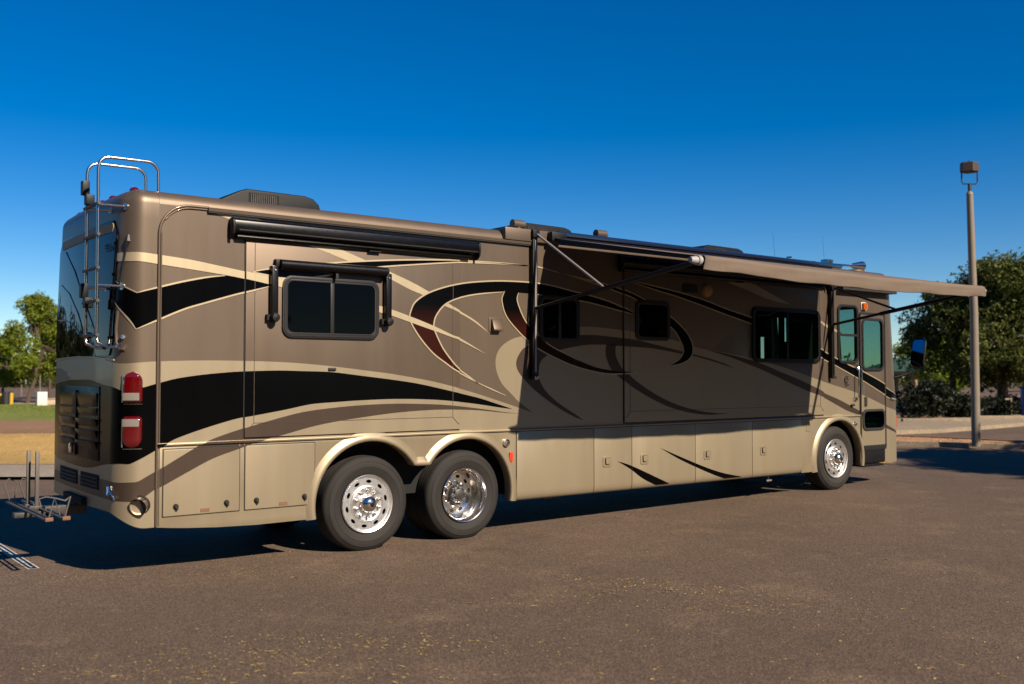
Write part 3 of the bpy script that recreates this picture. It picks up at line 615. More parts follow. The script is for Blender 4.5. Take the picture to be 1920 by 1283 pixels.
# roof edge hardware
mb = MB(); mb.ex([(-.010,3.522),(-.036,3.526),(-.040,3.552),(-.020,3.565),(.02,3.57),(.02,3.522)], .47, 4.60); mb.build('gutter_rail', 'taupe', coach)
mb = MB(); mb.box(.47, 4.60, -.030, .0, 3.512, 3.524); mb.build('gutter_seal', 'rubber', coach, smooth=0)
mb = MB(); mb.box(4.14, 4.98, -.05, .1, 3.56, 3.712); mb.build('awning_mount', 'taupe', coach, bevel=.012)
mold = [(.0, .48), (.0, 1.0), (-.001, 2.0), (.0, 3.25)]+[(.30-.30*math.cos(R(a)), 3.26+.30*math.sin(R(a))) for a in range(0, 91, 9)]+[(.48, 3.562)]
for dx, rr in ((0, .014), (.022, .008)):
    mb = MB(); mb.tube([(x+dx*(1 if z < 3.3 else .3), -.008, z-(dx if z > 3.4 else 0)) for x, z in mold], rr, 8); mb.build('edge_molding', 'taupe', coach, smooth=60)
# door-side overhead case at the front
mb = MB(); mb.ex([(.0,3.55),(-.12,3.545),(-.175,3.50),(-.18,3.42),(-.15,3.37),(-.08,3.355),(.0,3.355)], 11.02, 12.62); cs = mb.build('door_awning_case', 'casegrey', coach, bevel=.008)
mb = MB(); mb.box(11.0, 12.58, -.13, .0, 3.315, 3.354); mb.build('case_shadow_strip', 'rubber', cs, smooth=0)  # dark strip standing in for the shadow line under the case
# ------------------------------------------------------------------ awnings
AX0, AX1, AY = 4.735, 10.545, -2.60
nx_, ny_ = 40, 14
def awz(u, v): # u along the coach, v outwards
    return 3.642+(3.160-3.642)*v - .012*math.sin(math.pi*v)*(.4+.6*math.sin(math.pi*u)) - .02*math.sin(math.pi*u)*v + .006*math.sin(u*37)*v*(1-v) + .004*math.sin(u*81+v*5)*v
V0 = .035
vs = []; 
for j in range(ny_+1):
    v = V0+(1-V0)*j/ny_
    for i in range(nx_+1):
        u = i/nx_; ed = .012*math.sin(v*40) if i == 0 else 0
        vs.append((AX0+(AX1-AX0)*u+ed+(.10*(1-v) if i == 0 else 0), -.03+(AY+.03)*v, awz(u, v)))
mb = MB(); m_ = nx_+1; mb.add(vs, [(j*m_+i, j*m_+i+1, (j+1)*m_+i+1, (j+1)*m_+i) for j in range(ny_) for i in range(nx_)])
aw = mb.build('patio_awning', 'cloth', coach, smooth=60); aw['label'] = 'taupe patio awning cloth rolled out from the roof edge'
aw.modifiers.new('thick', 'SOLIDIFY').thickness = .003
mb = MB(); mb.add([(x, y, z-.008) for x, y, z in vs], [(j*m_+i, j*m_+i+1, (j+1)*m_+i+1, (j+1)*m_+i) for j in range(ny_) for i in range(nx_)]); mb.build('shade_sheet', 'undershade', aw, smooth=60)  # black sheet added under the cloth to darken the wall below
# valance wrapped round the roller and hanging in front
mb = MB(); vs = []; prof = [(-.0,3.150),(-.03,3.165),(-.062,3.150),(-.074,3.118),(-.069,3.100),(-.074,3.078),(-.066,3.020),(-.064,3.012)]
for i in range(nx_+1):
    u = i/nx_; sag = .03*math.sin(math.pi*u)+.004*math.sin(u*50)+.003*math.sin(u*23+1)
    for k, (dy, z) in enumerate(prof): vs.append((AX0+.02+(AX1-AX0)*u+(.012*k*(u-.5)), AY+dy+.003*math.sin(u*31+k*1.3)+.002*math.sin(u*67+k), z-.02*math.sin(math.pi*u)-sag*(k/7)+.003*math.sin(u*19)))
n = len(prof); mb.add(vs, [(i*n+k, i*n+k+1, (i+1)*n+k+1, (i+1)*n+k) for i in range(nx_) for k in range(n-1)]); val = mb.build('valance', 'cloth', aw, smooth=60)
val.modifiers.new('thick', 'SOLIDIFY').thickness = .003
mb = MB(); mb.tube([(AX0+.02, AY, 3.10), (AX1-.02, AY, 3.085)], .05, 16); mb.build('roller', 'tubeblack', aw)
for xe, d in ((AX0, -1), (AX1, 1)):
    mb = MB(); mb.tube([(xe-.0*d, AY, 3.105), (xe+.05*d, AY, 3.105)], .052, 14).tube([(xe+.05*d, AY, 3.105), (xe+.07*d, AY, 3.105)], .04, 14).tube([(xe+.07*d, AY, 3.105), (xe+.15*d, AY, 3.105)], [.045, .03], 12); mb.build('roller_end', 'endgrey', aw)
mb = MB(); mb.ex([(-.02,3.655),(-.11,3.648),(-.135,3.662),(-.135,3.70),(-.11,3.718),(-.0,3.722)], 4.93, 10.98); mb.build('awning_cover', 'navy', aw, bevel=.006)
mb = MB(); mb.prism([(4.80,3.70),(5.02,3.70),(5.05,3.66),(5.03,3.62),(4.90,3.60),(4.80,3.58)], -.145, -.02); mb.build('cover_end', 'plasticblack', aw, bevel=.01)
for xa, d, zt in ((4.585, 1, 3.68), (10.79, -1, 3.36)):
    mb = MB(); mb.box(xa-.035, xa+.035, -.075, -.0, 1.87, zt); mb.build('wall_arm', 'plasticblack', aw, bevel=.006)
    mb = MB(); mb.box(xa-.012, xa+.012, -.085, -.075, 1.95, zt-.1); mb.build('arm_rail', 'armgrey' if d > 0 else 'plasticblack', aw)
    mb = MB(); mb.box(xa-.05, xa+.05, -.10, .0, zt-.07, zt+.03); mb.build('arm_bracket', 'plasticblack', aw, bevel=.006)
    mb = MB(); mb.box(xa-.02, xa+.03, -.09, -.02, 1.86, 1.90).tube([(xa+.02,-.09,1.885),(xa+.02,-.105,1.885)], .018, 8); mb.build('arm_foot', 'steel', aw)
    p0 = Vector((xa, -.09, 2.74)); p1 = Vector((xa+.15*d, AY, 3.105)); pm = p0.lerp(p1, .52)
    mb = MB(); mb.tube([p0, p0.lerp(p1, .5), p1], .022, 6); mb.build('support_arm', 'plasticblack', aw)
    mb = MB(); mb.tube([p0.lerp(p1, .34), p1], .030, 6); mb.build('outer_arm', 'plasticblack', aw)
    top = Vector((xa+.02, -.09, zt-.03)); 
    mb = MB(); mb.tube([top, p0.lerp(p1, .46)], .017, 6); mb.build('brace', 'armgrey' if d > 0 else 'plasticblack', aw)
# black topper cases above the slide-outs
def topper(a, b, zc, label):
    q = .72                     # the case is about 21 cm tall
    sc = lambda pr: [(y*.85, zc+(z_)*q) for y, z_ in pr]
    z = 0.
    c = sc([(-.02,z+.13),(-.10,z+.135),(-.135,z+.10),(-.145,z+.02),(-.13,z-.045),(-.09,z-.075),(-.02,z-.08)])
    mb = MB(); mb.ex(c, a+.02, b-.02); t = mb.build('slide_awning', 'tubeblack', coach, smooth=50, bevel=.006); t['label'] = label
    mb = MB(); mb.ex(sc([(-.02,z-.084),(-.085,z-.085),(-.10,z-.115),(-.06,z-.150),(-.02,z-.150)]), a+.06, b-.10); mb.build('roller', 'tubeblack', t, bevel=.006)
    mb = MB(); mb.ex(sc([(-.137,z-.02),(-.149,z-.025),(-.149,z-.04),(-.135,z-.045)]), a+.06, b-.04); mb.build('case_lip', 'framegrey', t)
    for x0, x1 in ((a, a+.022), (b-.022, b)):
        mb = MB(); mb.ex(sc([(-.02,z+.135),(-.105,z+.14),(-.142,z+.105),(-.152,z+.02),(-.135,z-.09),(-.07,z-.155),(-.02,z-.155)]), x0, x1); mb.build('end_cap', 'plasticblack', t, bevel=.004)
    mb = MB(); mb.box((a+b)/2+.05, (a+b)/2+.2, -.07, -.022, zc-.120, zc-.1085); mb.build('bracket', 'plasticblack', t)
topper(.69, 3.72, 3.382, 'long glossy black awning case over the rear slide-out')
topper(6.05, 10.7, 3.40, 'long black awning case over the front slide-out, in shade')
# window awning
mb = MB(); mb.tube([(1.20,-.10,3.045),(2.45,-.10,3.045)], .052, 16).ex([(-.02,3.08),(-.07,3.09),(-.10,3.03),(-.06,2.99),(-.02,2.99)], 1.21, 2.44); wa = mb.build('window_awning', 'tubeblack', coach); wa['label'] = 'short black awning roll over the wide rear window'
for x in (1.15, 2.49):
    mb = MB(); mb.box(x-.035, x+.035, -.10, -.022, 2.50, 3.03); ar = mb.build('arm', 'tubeblack', wa, bevel=.012)
    mb = MB(); mb.lathe_y([(0,-.135),(.04,-.13),(.05,-.1),(.05,-.02)], (x, 0, 2.50), 12).box(x-.075, x-.04, -.07, -.02, 2.47, 2.53); mb.build('arm_foot', 'plasticblack', wa)
    mb = MB(); mb.lathe_y([(0,-.112),(.012,-.11),(.014,-.1)], (x-.0, 0, 2.98), 8); mb.build('bolt', 'steel', wa)
mb = MB(); mb.box(1.16, 1.26, -.09, -.02, 3.02, 3.10); mb.build('end_cap', 'plasticblack', wa, bevel=.01)
mb = MB(); mb.box(2.42, 2.50, -.09, -.02, 2.99, 3.09); mb.build('end_cap', 'plasticblack', wa, bevel=.01)
mb = MB(); mb.box(1.83, 1.86, -.11, -.04, 2.94, 3.0); mb.build('pull_strap', 'rubber', wa)

# ------------------------------------------------------------------ rear: window, lamps, engine door, ladder
def patch(s0, s1, z0, z1, off, ns=14, nz=6, top=0., bot=0., dome=.0, base=None):
    """a curved plate on the coach's skin; top/bot round the upper or lower corners"""
    mb = MB(); vs = []; sc = (s0+s1)/2; hw = (s1-s0)/2
    for j in range(nz+1):
        t = j/nz; z = z0+(z1-z0)*t; w = hw
        if top and z > z1-top: q = (z-(z1-top))/top; w = hw-min(hw*.95, top*1.2)*(1-math.sqrt(max(0, 1-q*q)))
        if bot and z < z0+bot: q = ((z0+bot)-z)/bot; w = hw-min(hw*.95, bot*1.2)*(1-math.sqrt(max(0, 1-q*q)))
        for i in range(ns+1):
            u = 2*i/ns-1; e = max(abs(u)**6, abs(2*t-1)**8)
            vs.append(P(sc+w*u, z, off+dome*(1-e)))
    m = ns+1; mb.add(vs, [(j*m+i, j*m+i+1, (j+1)*m+i+1, (j+1)*m+i) for j in range(nz) for i in range(ns)])
    # rim back to the skin
    k = len(mb.v); rim = [i for i in range(m)]+[j*m+ns for j in range(1, nz+1)]+[nz*m+i for i in range(ns-1, -1, -1)]+[j*m for j in range(nz-1, 0, -1)]
    ring = []
    for idx in rim:
        j, i = divmod(idx, m); t = j/nz; z = z0+(z1-z0)*t; w = hw
        if top and z > z1-top: q = (z-(z1-top))/top; w = hw-min(hw*.95, top*1.2)*(1-math.sqrt(max(0, 1-q*q)))
        if bot and z < z0+bot: q = ((z0+bot)-z)/bot; w = hw-min(hw*.95, bot*1.2)*(1-math.sqrt(max(0, 1-q*q)))
        ring.append(P(sc+w*(2*i/ns-1), z, .0 if base is None else base))
    mb.add(ring, []); n = len(rim); mb.f += [(rim[a], rim[(a+1)%n], k+(a+1)%n, k+a) for a in range(n)]
    return mb
SR = lambda y: XR-RB*math.pi/2-(y-RB)        # s of a point on the flat rear at this y
rw = patch(SR(2.30), SR(.20), 2.10, 3.40, .014, 24, 10, top=.10, bot=.06).build('rear_window', 'glassrear', coach, smooth=50)
rw['label'] = 'large dark rear window behind the ladder'
patch(SR(2.14), SR(.28), 3.285, 3.375, .022, 24, 3, top=.02, bot=.02).build('window_top_strip', 'tan', rw, smooth=50)  # tan strip across the top of the rear window
mb = MB(); mb.tube([P(SR(2.34), 2.075, .01), P(SR(1.8), 2.095, .012), P(SR(1.25), 2.10, .012), P(SR(.7), 2.09, .012), P(SR(.16), 2.055, .01)], .008, 6); mb.build('window_trim', 'line', rw)
mb = MB(); pth = [P(SR(y), z, .016) for y, z in ((2.1, 2.9), (1.7, 2.78), (1.3, 2.55), (.9, 2.2))]; mb.tube(pth, .006, 4); mb.build('window_swirl', 'swirl', rw)
mb = MB(); pth = [P(SR(y), z, .016) for y, z in ((2.2, 2.52), (1.8, 2.50), (1.4, 2.42), (1.0, 2.25))]; mb.tube(pth, .006, 4); mb.build('window_swirl', 'swirl', rw)
mb = MB(); pth = [P(SR(y), z, .016) for y, z in ((1.95, 3.25), (1.5, 3.0), (1.0, 2.6), (.5, 2.2))]; mb.tube(pth, .007, 4); mb.build('window_swirl', 'swirl', rw)
mb = MB(); mb.tube([P(SR(1.12), 2.30, .02), P(SR(.98), 2.315, .05), P(SR(.80), 2.31, .03)], [.015, .035, .012], 8); mb.build('window_wiper_hub', 'rubber', rw)
tx = bpy.data.curves.new('lettering', 'FONT'); tx.body = 'TIFFIN'; tx.size = .115; tx.extrude = .001; tx.align_x = 'RIGHT'; tx.space_character = 1.15
tmp = bpy.data.objects.new('lettering', tx); COL.objects.link(tmp); bpy.context.view_layer.update(); tme = bpy.data.meshes.new_from_object(tmp.evaluated_get(bpy.context.evaluated_depsgraph_get())); bpy.data.objects.remove(tmp)
to = bpy.data.objects.new('lettering', tme); COL.objects.link(to); tme.materials.clear(); tme.materials.append(M['letter'])
px_, py_, pz_ = P(SR(.27), 3.10, .020); to.parent = rw
to.matrix_basis = Matrix(((0,0,-1,px_-.004),(-1,0,0,py_),(0,1,0,pz_),(0,0,0,1)))
# tail lamps on both rear corners
for side in (0, 1):
    def SS(s0, s1): return (s0, s1) if side == 0 else (S_REAR_END+(XR-s1), S_REAR_END+(XR-s0))
    for z0, z1, tp, bt, wl in ((1.645, 1.945, .10, .02, (1.675, 1.745)), (1.225, 1.525, .02, .10, (1.43, 1.50))):
        a, b = SS(-.306, -.140)
        tl = patch(a, b, z0, z1, .022, 16, 12, top=tp, bot=bt, dome=.028).build('tail_light', 'redlens', coach, smooth=60)
        patch(a+.012, b-.03, wl[0], wl[1], .0505, 12, 2, dome=.004, base=.02).build('white_lens', 'whitelens', tl, smooth=60)
        mb = MB(); mb.tube([P(a-.006, z0+.01, .012), P(a-.006, z1-.03, .012)], .006, 6).tube([P(a, z0-.006, .012), P((a+b)/2, z0-.006, .012), P(b, z0-.006, .012)], .005, 6); mb.build('lamp_trim', 'chrome', tl)
# engine door with louvres
def rearbox(y0, y1, z0, z1, out, back=.0, m='black', name='louvre', p=None, bev=.004):
    mb = MB(); nn = 4; vs = []
    for k in range(nn+1):
        y = y0+(y1-y0)*k/nn
        for z, o_ in ((z0, back), (z0, out), (z1, out), (z1, back)): vs.append(P(SR(y), z, o_))
    mb.add(vs, [(k*4+i, k*4+(i+1)%4, (k+1)*4+(i+1)%4, (k+1)*4+i) for k in range(nn) for i in range(4)]+[(3,2,1,0), tuple(nn*4+i for i in range(4))])
    return mb.build(name, m, p or coach, bevel=bev)
ed = rearbox(.52, 2.0, 1.08, 1.80, .012, name='engine_door'); ed['label'] = 'black louvred engine door in the rear'
for ya, yb in ((.56, 1.22), (1.28, 1.96)):
    for z0, z1, o_ in ((1.60, 1.735, .024), (1.515, 1.59, .022), (1.405, 1.480, .034), (1.295, 1.370, .034), (1.185, 1.26, .034)):
        mb = MB(); a = [P(SR(ya+(yb-ya)*k/4), z, q) for k in range(5) for z, q in ((z0+.006, .016), (z0, .014), (z1, .014), (z1, o_+.004))]
        mb.add(a, [(k*4+i, k*4+(i+1)%4, (k+1)*4+(i+1)%4, (k+1)*4+i) for k in range(4) for i in range(4)]+[(3,2,1,0),(16,17,18,19)]); mb.build('louvre', 'black', ed, bevel=.003)
rearbox(1.235, 1.265, 1.10, 1.76, .028, name='centre_bar', m='plasticblack', p=ed)
mb = MB(); q = P(SR(1.30), 1.17, .05); mb.box(q[0]-.02, q[0]+.02, q[1]-.02, q[1]+.02, q[2]-.05, q[2]+.05); mb.build('door_latch', 'chrome', ed, bevel=.006)
for ya, yb, z0, z1 in ((.52, 1.10, .80, .945), (1.22, 1.95, .80, .945)):
    v = rearbox(ya, yb, z0, z1, .008, name='rear_vent', m='chassis')
    for k in range(1, 4): rearbox(ya+.02, yb-.02, z0+(z1-z0)*k/4-.005, z0+(z1-z0)*k/4+.005, .014, name='vent_slat', m='plasticblack', p=v, bev=0)
mb = MB()
for a, b, r in (((.22,.86),(.20,.80),.016), ((.19,.82),(.13,.78),.014), ((.14,.775),(.12,.745),.013), ((.235,.805),(.215,.785),.012)):
    mb.tube([P(SR(a[0]), a[1], .015), P(SR(b[0]), b[1], .02)], r, 8)
mb.build('air_coupling', 'chrome', coach)
mb = MB(); e0 = Vector(P(-.13, .70, -.02)); e1 = e0+Vector((-.055, -.068, -.022)); n0 = (e1-e0).normalized()
mb.tube([e0, e1], .082, 24, cap=False).tube([e1, e1-n0*.11], [.075, .075], 24, cap=False); ex_ = mb.build('exhaust_tip', 'chrome', coach)
mb = MB(); mb.tube([e1-n0*.10, e1-n0*.101], .076, 20); mb.build('exhaust_core', 'chassis', ex_)
mb = MB(); mb.tube([e0+n0*.01+Vector((.0,.0,.0)), e0+n0*.022], .091, 20); mb.build('exhaust_ring', 'rubber', ex_)
rearbox(.9, 1.6, .62, .70, .05, back=-.2, m='chassis', name='hitch_beam')
mb = MB(); mb.box(-.70, -.3, 1.20, 1.30, .50, .60); mb.build('hitch_receiver', 'darksteel', coach, bevel=.006)
# moulded recess near the lower ladder foot
mb = MB(); mb.tube([P(s, z, .003) for s, z in ((-.40,2.52),(-.415,2.35),(-.40,2.22),(-.36,2.165),(-.30,2.15))], .016, 8); mb.build('body_moulding', 'taupe', coach)
mb = MB(); mb.lathe_y([(0,-.02),(.02,-.018),(.022,0)], P(-.33, 2.27, .01), 10); mb.build('body_catch', 'chrome', coach)
# small wand-shaped streak on the rear corner
mb = MB(); mb.tube([P(-.31, 3.24, .006), P(-.31, 3.18, .010), P(-.335, 3.10, .006), P(-.37, 2.9, .004), P(-.40, 2.72, .004)], [.012, .03, .012, .009, .010], 6); mb.build('corner_streak', 'framegrey', coach)
# ladder
LX = -.505; Y1, Y2 = .20, .58
lad = empty('ladder', (LX, .4, 2.1), coach); lad['label'] = 'polished tubular roof ladder on the rear corner'
def railpath(y, dx):
    out = [(-.33, y-.14, 2.18), (-.42, y-.09, 2.175), (LX+.01, y, 2.215), (LX, y, 2.30), (LX, y, 3.3), (LX-.005, y, 3.70), (LX-.004, y, 3.86)]
    out += [(LX+.10-.10*math.cos(R(a)), y, 3.88+.10*math.sin(R(a))) for a in range(15, 91, 15)]
    out += [(-.05, y, 3.985)]+[(-.05+.10*math.sin(R(a)), y, 3.885+.10*math.cos(R(a))) for a in range(15, 91, 15)]
    return out+[(.055, y, 3.68)]
for y in (Y1, Y2): MB().tube(railpath(y, 0), .015, 10).build('rail', 'steel', lad, smooth=60)
for z in (2.29, 2.61, 2.92, 3.235, 3.53):
    mb = MB(); mb.tube([(LX-.008, Y1-.055, z), (LX-.008, Y2+.055, z)], .017, 8); mb.build('rung', 'darksteel', lad)
for z in (3.52, 2.76):
    for y in (Y1, Y2):
        e = P(SR(max(y-.16, .05)) if y > .3 else -.36, z, 0); mb = MB(); mb.tube([(LX, y, z), (e[0]-.0, e[1], z-.01)], .013, 8).tube([(e[0]-.012, e[1]-.004, z-.01), (e[0]+.004, e[1]+.002, z-.01)], .035, 12); mb.build('standoff', 'steel', lad)
mb = MB(); mb.tube([(-.335, Y1-.13, 2.18), (-.31, Y1-.15, 2.18)], .035, 12).tube([(-.36, Y2-.20, 2.18), (-.36, Y1-.14, 2.18)], .012, 8); mb.build('foot_plate', 'steel', lad)
for dz in (0, -1.0):
    mb = MB(); mb.box(LX-.05, LX+.02, Y2-.02, Y2+.06, 3.66+dz, 3.80+dz).box(LX-.03, LX+.05, Y2-.08, Y2+.01, 3.56+dz, 3.66+dz); mb.build('ladder_clamp', 'plasticblack', lad, bevel=.01)
# rear roof marker lamps
for y, dx in ((.30, .0), (.9, -.02), (1.25, -.02), (1.6, -.02), (2.2, 0)):
    q = P(SR(y), 3.69, 0); mb = MB(); mb.tube([(q[0]+.03, q[1], 3.68), (q[0]+.03, q[1], 3.715), (q[0]+.03, q[1], 3.735), (q[0]+.03, q[1], 3.742)], [.05, .048, .03, .005], 12); mb.build('marker_light', 'redlens', coach)

# ------------------------------------------------------------------ small fittings on the side
def cap(x, z, r=.05, m='chrome'):
    mb = MB(); mb.lathe_y([(0,-.05),(r*.5,-.05),(r*.55,-.035),(r*.6,-.03),(r,-.028),(r*1.05,0)], (x, -.012, z), 18); o = mb.build('filler_cap', m, coach)
    mb = MB(); mb.tube([(x-.015, -.066, z-.01), (x+.015, -.066, z+.01)], .012, 6); mb.build('lock', 'darksteel', o)
cap(4.172, 1.10, .045); cap(11.42, 1.11, .045)
mb = MB(); mb.box(4.222, 4.268, -.034, -.011, .87, .985); mb.build('side_reflector', 'redmark', coach, bevel=.006)
mb = MB(); mb.tube([(1.79,-.03,1.975),(1.875,-.03,1.975)], .016, 8); mb.build('drain_vent', 'rubber', coach)
mb = MB(); mb.prism(rrect(3.925, 4.115, 2.435, 2.605, .012, 2), -.008, .001); ve = mb.build('vent_hood', 'taupe', coach, bevel=.003)
mb = MB(); mb.ex([(-.008,2.595),(-.035,2.57),(-.075,2.46),(-.07,2.445),(-.008,2.445)], 3.955, 4.085); mb.build('hood', 'taupe', ve, bevel=.008)
mb = MB(); mb.prism(rrect(11.70, 11.82, 3.02, 3.13, .02), -.05, .0); ml = mb.build('porch_light', 'amber', coach, bevel=.01)
mb = MB(); mb.prism(rrect(11.685, 11.835, 3.005, 3.145, .025), -.014, .001); mb.build('light_base', 'white', ml)
mb = MB(); mb.lathe_y([(0,-.07),(.05,-.065),(.085,-.04),(.095,-.0)], (7.80, -.021, 3.13), 20); mb.build('speaker_light', 'tan', coach)
mb = MB(); mb.prism(rrect(7.30, 7.58, 3.08, 3.20, .02), -.05, -.02); mb.build('outdoor_speaker', 'plasticblack', coach, bevel=.01)
mb = MB(); mb.tube([(11.36,-.02,1.42),(11.42,-.03,1.43)], .022, 8); mb.build('porch_switch', 'rubber', coach)
mb = MB(); mb.prism(rrect(10.13, 10.23, 1.03, 1.17, .01, 2), -.018, -.011); mb.build('service_plate', 'cream', coach, bevel=.002)
mb = MB(); mb.tube([P(12.55, 1.52, .01), P(12.70, 1.50, .01)], .022, 8); mb.build('front_clearance_lamp', 'whitelens', coach)
mb = MB(); mb.box(12.90, 12.94, .12, .28, 1.0, 1.2); mb.build('turn_signal', 'amber', coach)
# ------------------------------------------------------------------ roof: air conditioners, pipes, horn, aerials
def aircon(x0, label):
    L_, y0, y1, zb, zt = 1.22, .62, 1.75, 3.70, 3.925; n = 8
    prof = [(x0-.18, zb), (x0-.10, zb+.05), (x0+.18, zt-.03), (x0+.26, zt), (x0+.95, zt-.005), (x0+1.05, zt-.03), (x0+1.12, zt-.09), (x0+1.16, zb)]
    mb = MB(); mb.prism(prof, y0, y1); a = mb.build('air_conditioner', 'plasticblack', coach, bevel=.025, seg=3); a['label'] = label
    for k in range(14):
        x = x0+.30+k*.022
        mb = MB(); mb.box(x, x+.009, y0-.012, y0+.01, zb+.05, zt-.05); mb.build('louvre', 'darksteel', a, smooth=0)
    mb = MB(); mb.box(x0+.28, x0+.63, y0-.002, y0+.02, zb+.04, zt-.04); mb.build('vent_opening', 'chassis', a, smooth=0)
aircon(.88, 'black roof air conditioner nearest the ladder'); aircon(4.72, 'black roof air conditioner above the awning mount'); aircon(8.35, 'black roof air conditioner above the awning')
def pipe(x, y):
    mb = MB(); mb.tube([(x, y, 3.69), (x, y, 3.80)], .04, 10).tube([(x-.09, y, 3.83), (x+.09, y, 3.83)], .055, 12); mb.build('vent_pipe', 'taupe', coach)
pipe(4.62, .32); pipe(6.05, .32)
mb = MB(); mb.tube([(11.28,.35,3.79),(12.15,.35,3.81)], .018, 8).tube([(11.95,.35,3.81),(12.10,.35,3.815),(12.28,.35,3.82)], [.03,.055,.085], 14); hn = mb.build('air_horn', 'chrome', coach)
mb = MB(); mb.box(11.18, 11.34, .28, .42, 3.68, 3.86); mb.build('horn_valve', 'steel', hn, bevel=.01)
mb = MB(); mb.box(12.02, 12.06, .33, .37, 3.66, 3.80); mb.build('horn_foot', 'steel', hn)
for x, h in ((11.12, .48), (9.8, .42)):
    mb = MB(); mb.tube([(x, .3, 3.69), (x, .3, 3.76)], .025, 8).tube([(x, .3, 3.75), (x-.05, .3, 3.76+h)], [.0025, .0012], 5); mb.build('aerial', 'plasticblack', coach)
mb = MB(); mb.tube([(9.75, .5, 3.70), (9.75, .5, 3.74), (9.75, .5, 3.765)], [.42, .40, .2], 20); mb.build('roof_vent', 'plasticblack', coach)
mb = MB(); mb.tube([(10.25,.45,3.70),(10.25,.45,3.76),(10.32,.45,3.84),(10.42,.45,3.85)], .015, 6).box(10.0, 10.35, .4, .6, 3.70, 3.755); mb.build('satellite_aerial', 'steel', coach)
mb = MB(); mb.tube([(10.75,.3,3.69),(10.75,.3,3.77),(10.75,.3,3.79)], [.045,.045,.07], 10); mb.build('vent_pipe', 'line', coach)
mb = MB(); mb.tube([(12.1, .4, 3.70), (12.1, .4, 3.735), (12.1, .4, 3.75)], [.2, .18, .1], 14); mb.build('roof_vent', 'taupe', coach)
# ------------------------------------------------------------------ mirror and cab inside
for ysg in (0, 1):
    f = (lambda y: y) if ysg == 0 else (lambda y: WID-y)
    mb = MB(); mb.tube([(12.72, f(.02), 1.88), (12.86, f(-.10), 1.93), (13.03, f(-.25), 2.0), (13.03, f(-.25), 2.08)], .022, 8); ma = mb.build('mirror_arm', 'plasticblack', coach)
    mb = MB(); prof = rrect(-.11, .11, 2.06, 2.56, .06); vs = []; cm, sm = math.cos(R(19)), math.sin(R(19))
    for dx, k in ((-.055, .94), (.0, 1.), (.06, .95), (.10, .7), (.12, .35)):
        for yy, z in prof: zt_ = (z-2.31)*k; vs.append((13.03+dx*cm-yy*k*sm+zt_*.24, f(-.25+dx*sm+yy*k*cm), 2.31+zt_-dx*.24))
    n = len(prof); mb.add(vs, [(j*n+i, j*n+(i+1)%n, (j+1)*n+(i+1)%n, (j+1)*n+i) for j in range(4) for i in range(n)]+[tuple(4*n+i for i in range(n)), tuple(range(n))[::-1]]); mh = mb.build('mirror', 'black', coach, smooth=40)
    mb = MB(); mb.add([(13.03-.060*cm-y*.86*sm+(z-2.31)*.88*.24, f(-.25-.060*sm+y*.86*cm), 2.31+(z-2.31)*.88+.005) for y, z in prof], [tuple(range(n))]); mb.build('mirror_glass', 'mirrorglass', mh, smooth=0)
mb = MB(); mb.box(12.35, 12.85, .2, 2.3, 1.2, 1.74); mb.build('dashboard', 'interior', coach, bevel=.04)
for y in (.55, 1.75):
    mb = MB(); mb.box(11.0, 11.5, y, y+.5, 1.3, 1.75).box(10.92, 11.06, y+.02, y+.48, 1.7, 2.35).box(10.94, 11.03, y+.14, y+.36, 2.38, 2.55); mb.build('cab_seat', 'interior', coach, bevel=.04)
mb = MB(); mb.tube([(12.12+.06*math.sin(R(a)), 2.0+.22*math.cos(R(a)), 2.0+.2*math.sin(R(a))) for a in range(0, 361, 20)], .016, 6).tube([(12.4, 2.0, 1.75), (12.12, 2.0, 2.0)], .02, 6); mb.build('steering_wheel', 'interior', coach)
mb = MB(); mb.box(7.9, 7.95, .06, 2.44, 1.2, 3.5).box(.0, 12.3, .06, 2.44, 3.50, 3.54); mb.build('interior_wall', 'interior', coach, smooth=0)

# ------------------------------------------------------------------ wheels
def mesh_of(mb, name, m, **kw):
    o = mb.build(name, m, None, **kw); me = o.data; bpy.data.objects.remove(o); return me
TYR = .522
tp = [(.30,.05),(.308,.02),(.318,.0),(.345,-.012),(.38,-.022),(.40,-.028),(.402,-.031),(.408,-.031),(.41,-.028),(.44,-.028),(.455,-.024),(.458,-.027),(.464,-.026),(.468,-.021),(.49,-.008),(.503,.004),(.512,.014),(.518,.03),(.522,.06)]
for g in (.075, .115, .155, .195): tp += [(.522, g-.006), (.510, g-.004), (.510, g+.004), (.522, g+.006)]
tp += [(.522,.21),(.514,.25),(.49,.275),(.42,.29),(.32,.27),(.30,.22)]
me_tyre = mesh_of(MB().lathe_y(tp, (0,0,0), 72, flat=-.508), 'tyre', 'tyre', smooth=32)
def holes2d(rad, n, a, b, ph=0):
    out = []
    for k in range(n):
        c = 2*math.pi*k/n+ph; hl = []
        for j in range(10):
            t = 2*math.pi*j/10; hr = rad+b*math.sin(t); ha = c+a*math.cos(t)/rad; hl.append((hr*math.cos(ha), hr*math.sin(ha)))
        out.append(hl[::-1])
    return out
circ = lambda r, n=48: [(r*math.cos(2*math.pi*k/n), r*math.sin(2*math.pi*k/n)) for k in range(n)]
mbr = MB(); mbr.lathe_y([(.300,.06),(.306,.01),(.312,-.012),(.318,-.02),(.312,-.026),(.303,-.022),(.298,-.010),(.290,.004),(.285,.006)], (0,0,0), 48)
mbr.prism(circ(.2855), .005, .017, [circ(.20, 40)]+holes2d(.243, 10, .034, .018, .2))
mbr.lathe_y([(.202,.010),(.200,-.002),(.194,-.012),(.186,-.016),(.180,-.012),(.176,-.010),(.10,-.012)], (0,0,0), 48)
me_rimA = mesh_of(mbr, 'rim', 'alloy', smooth=30)
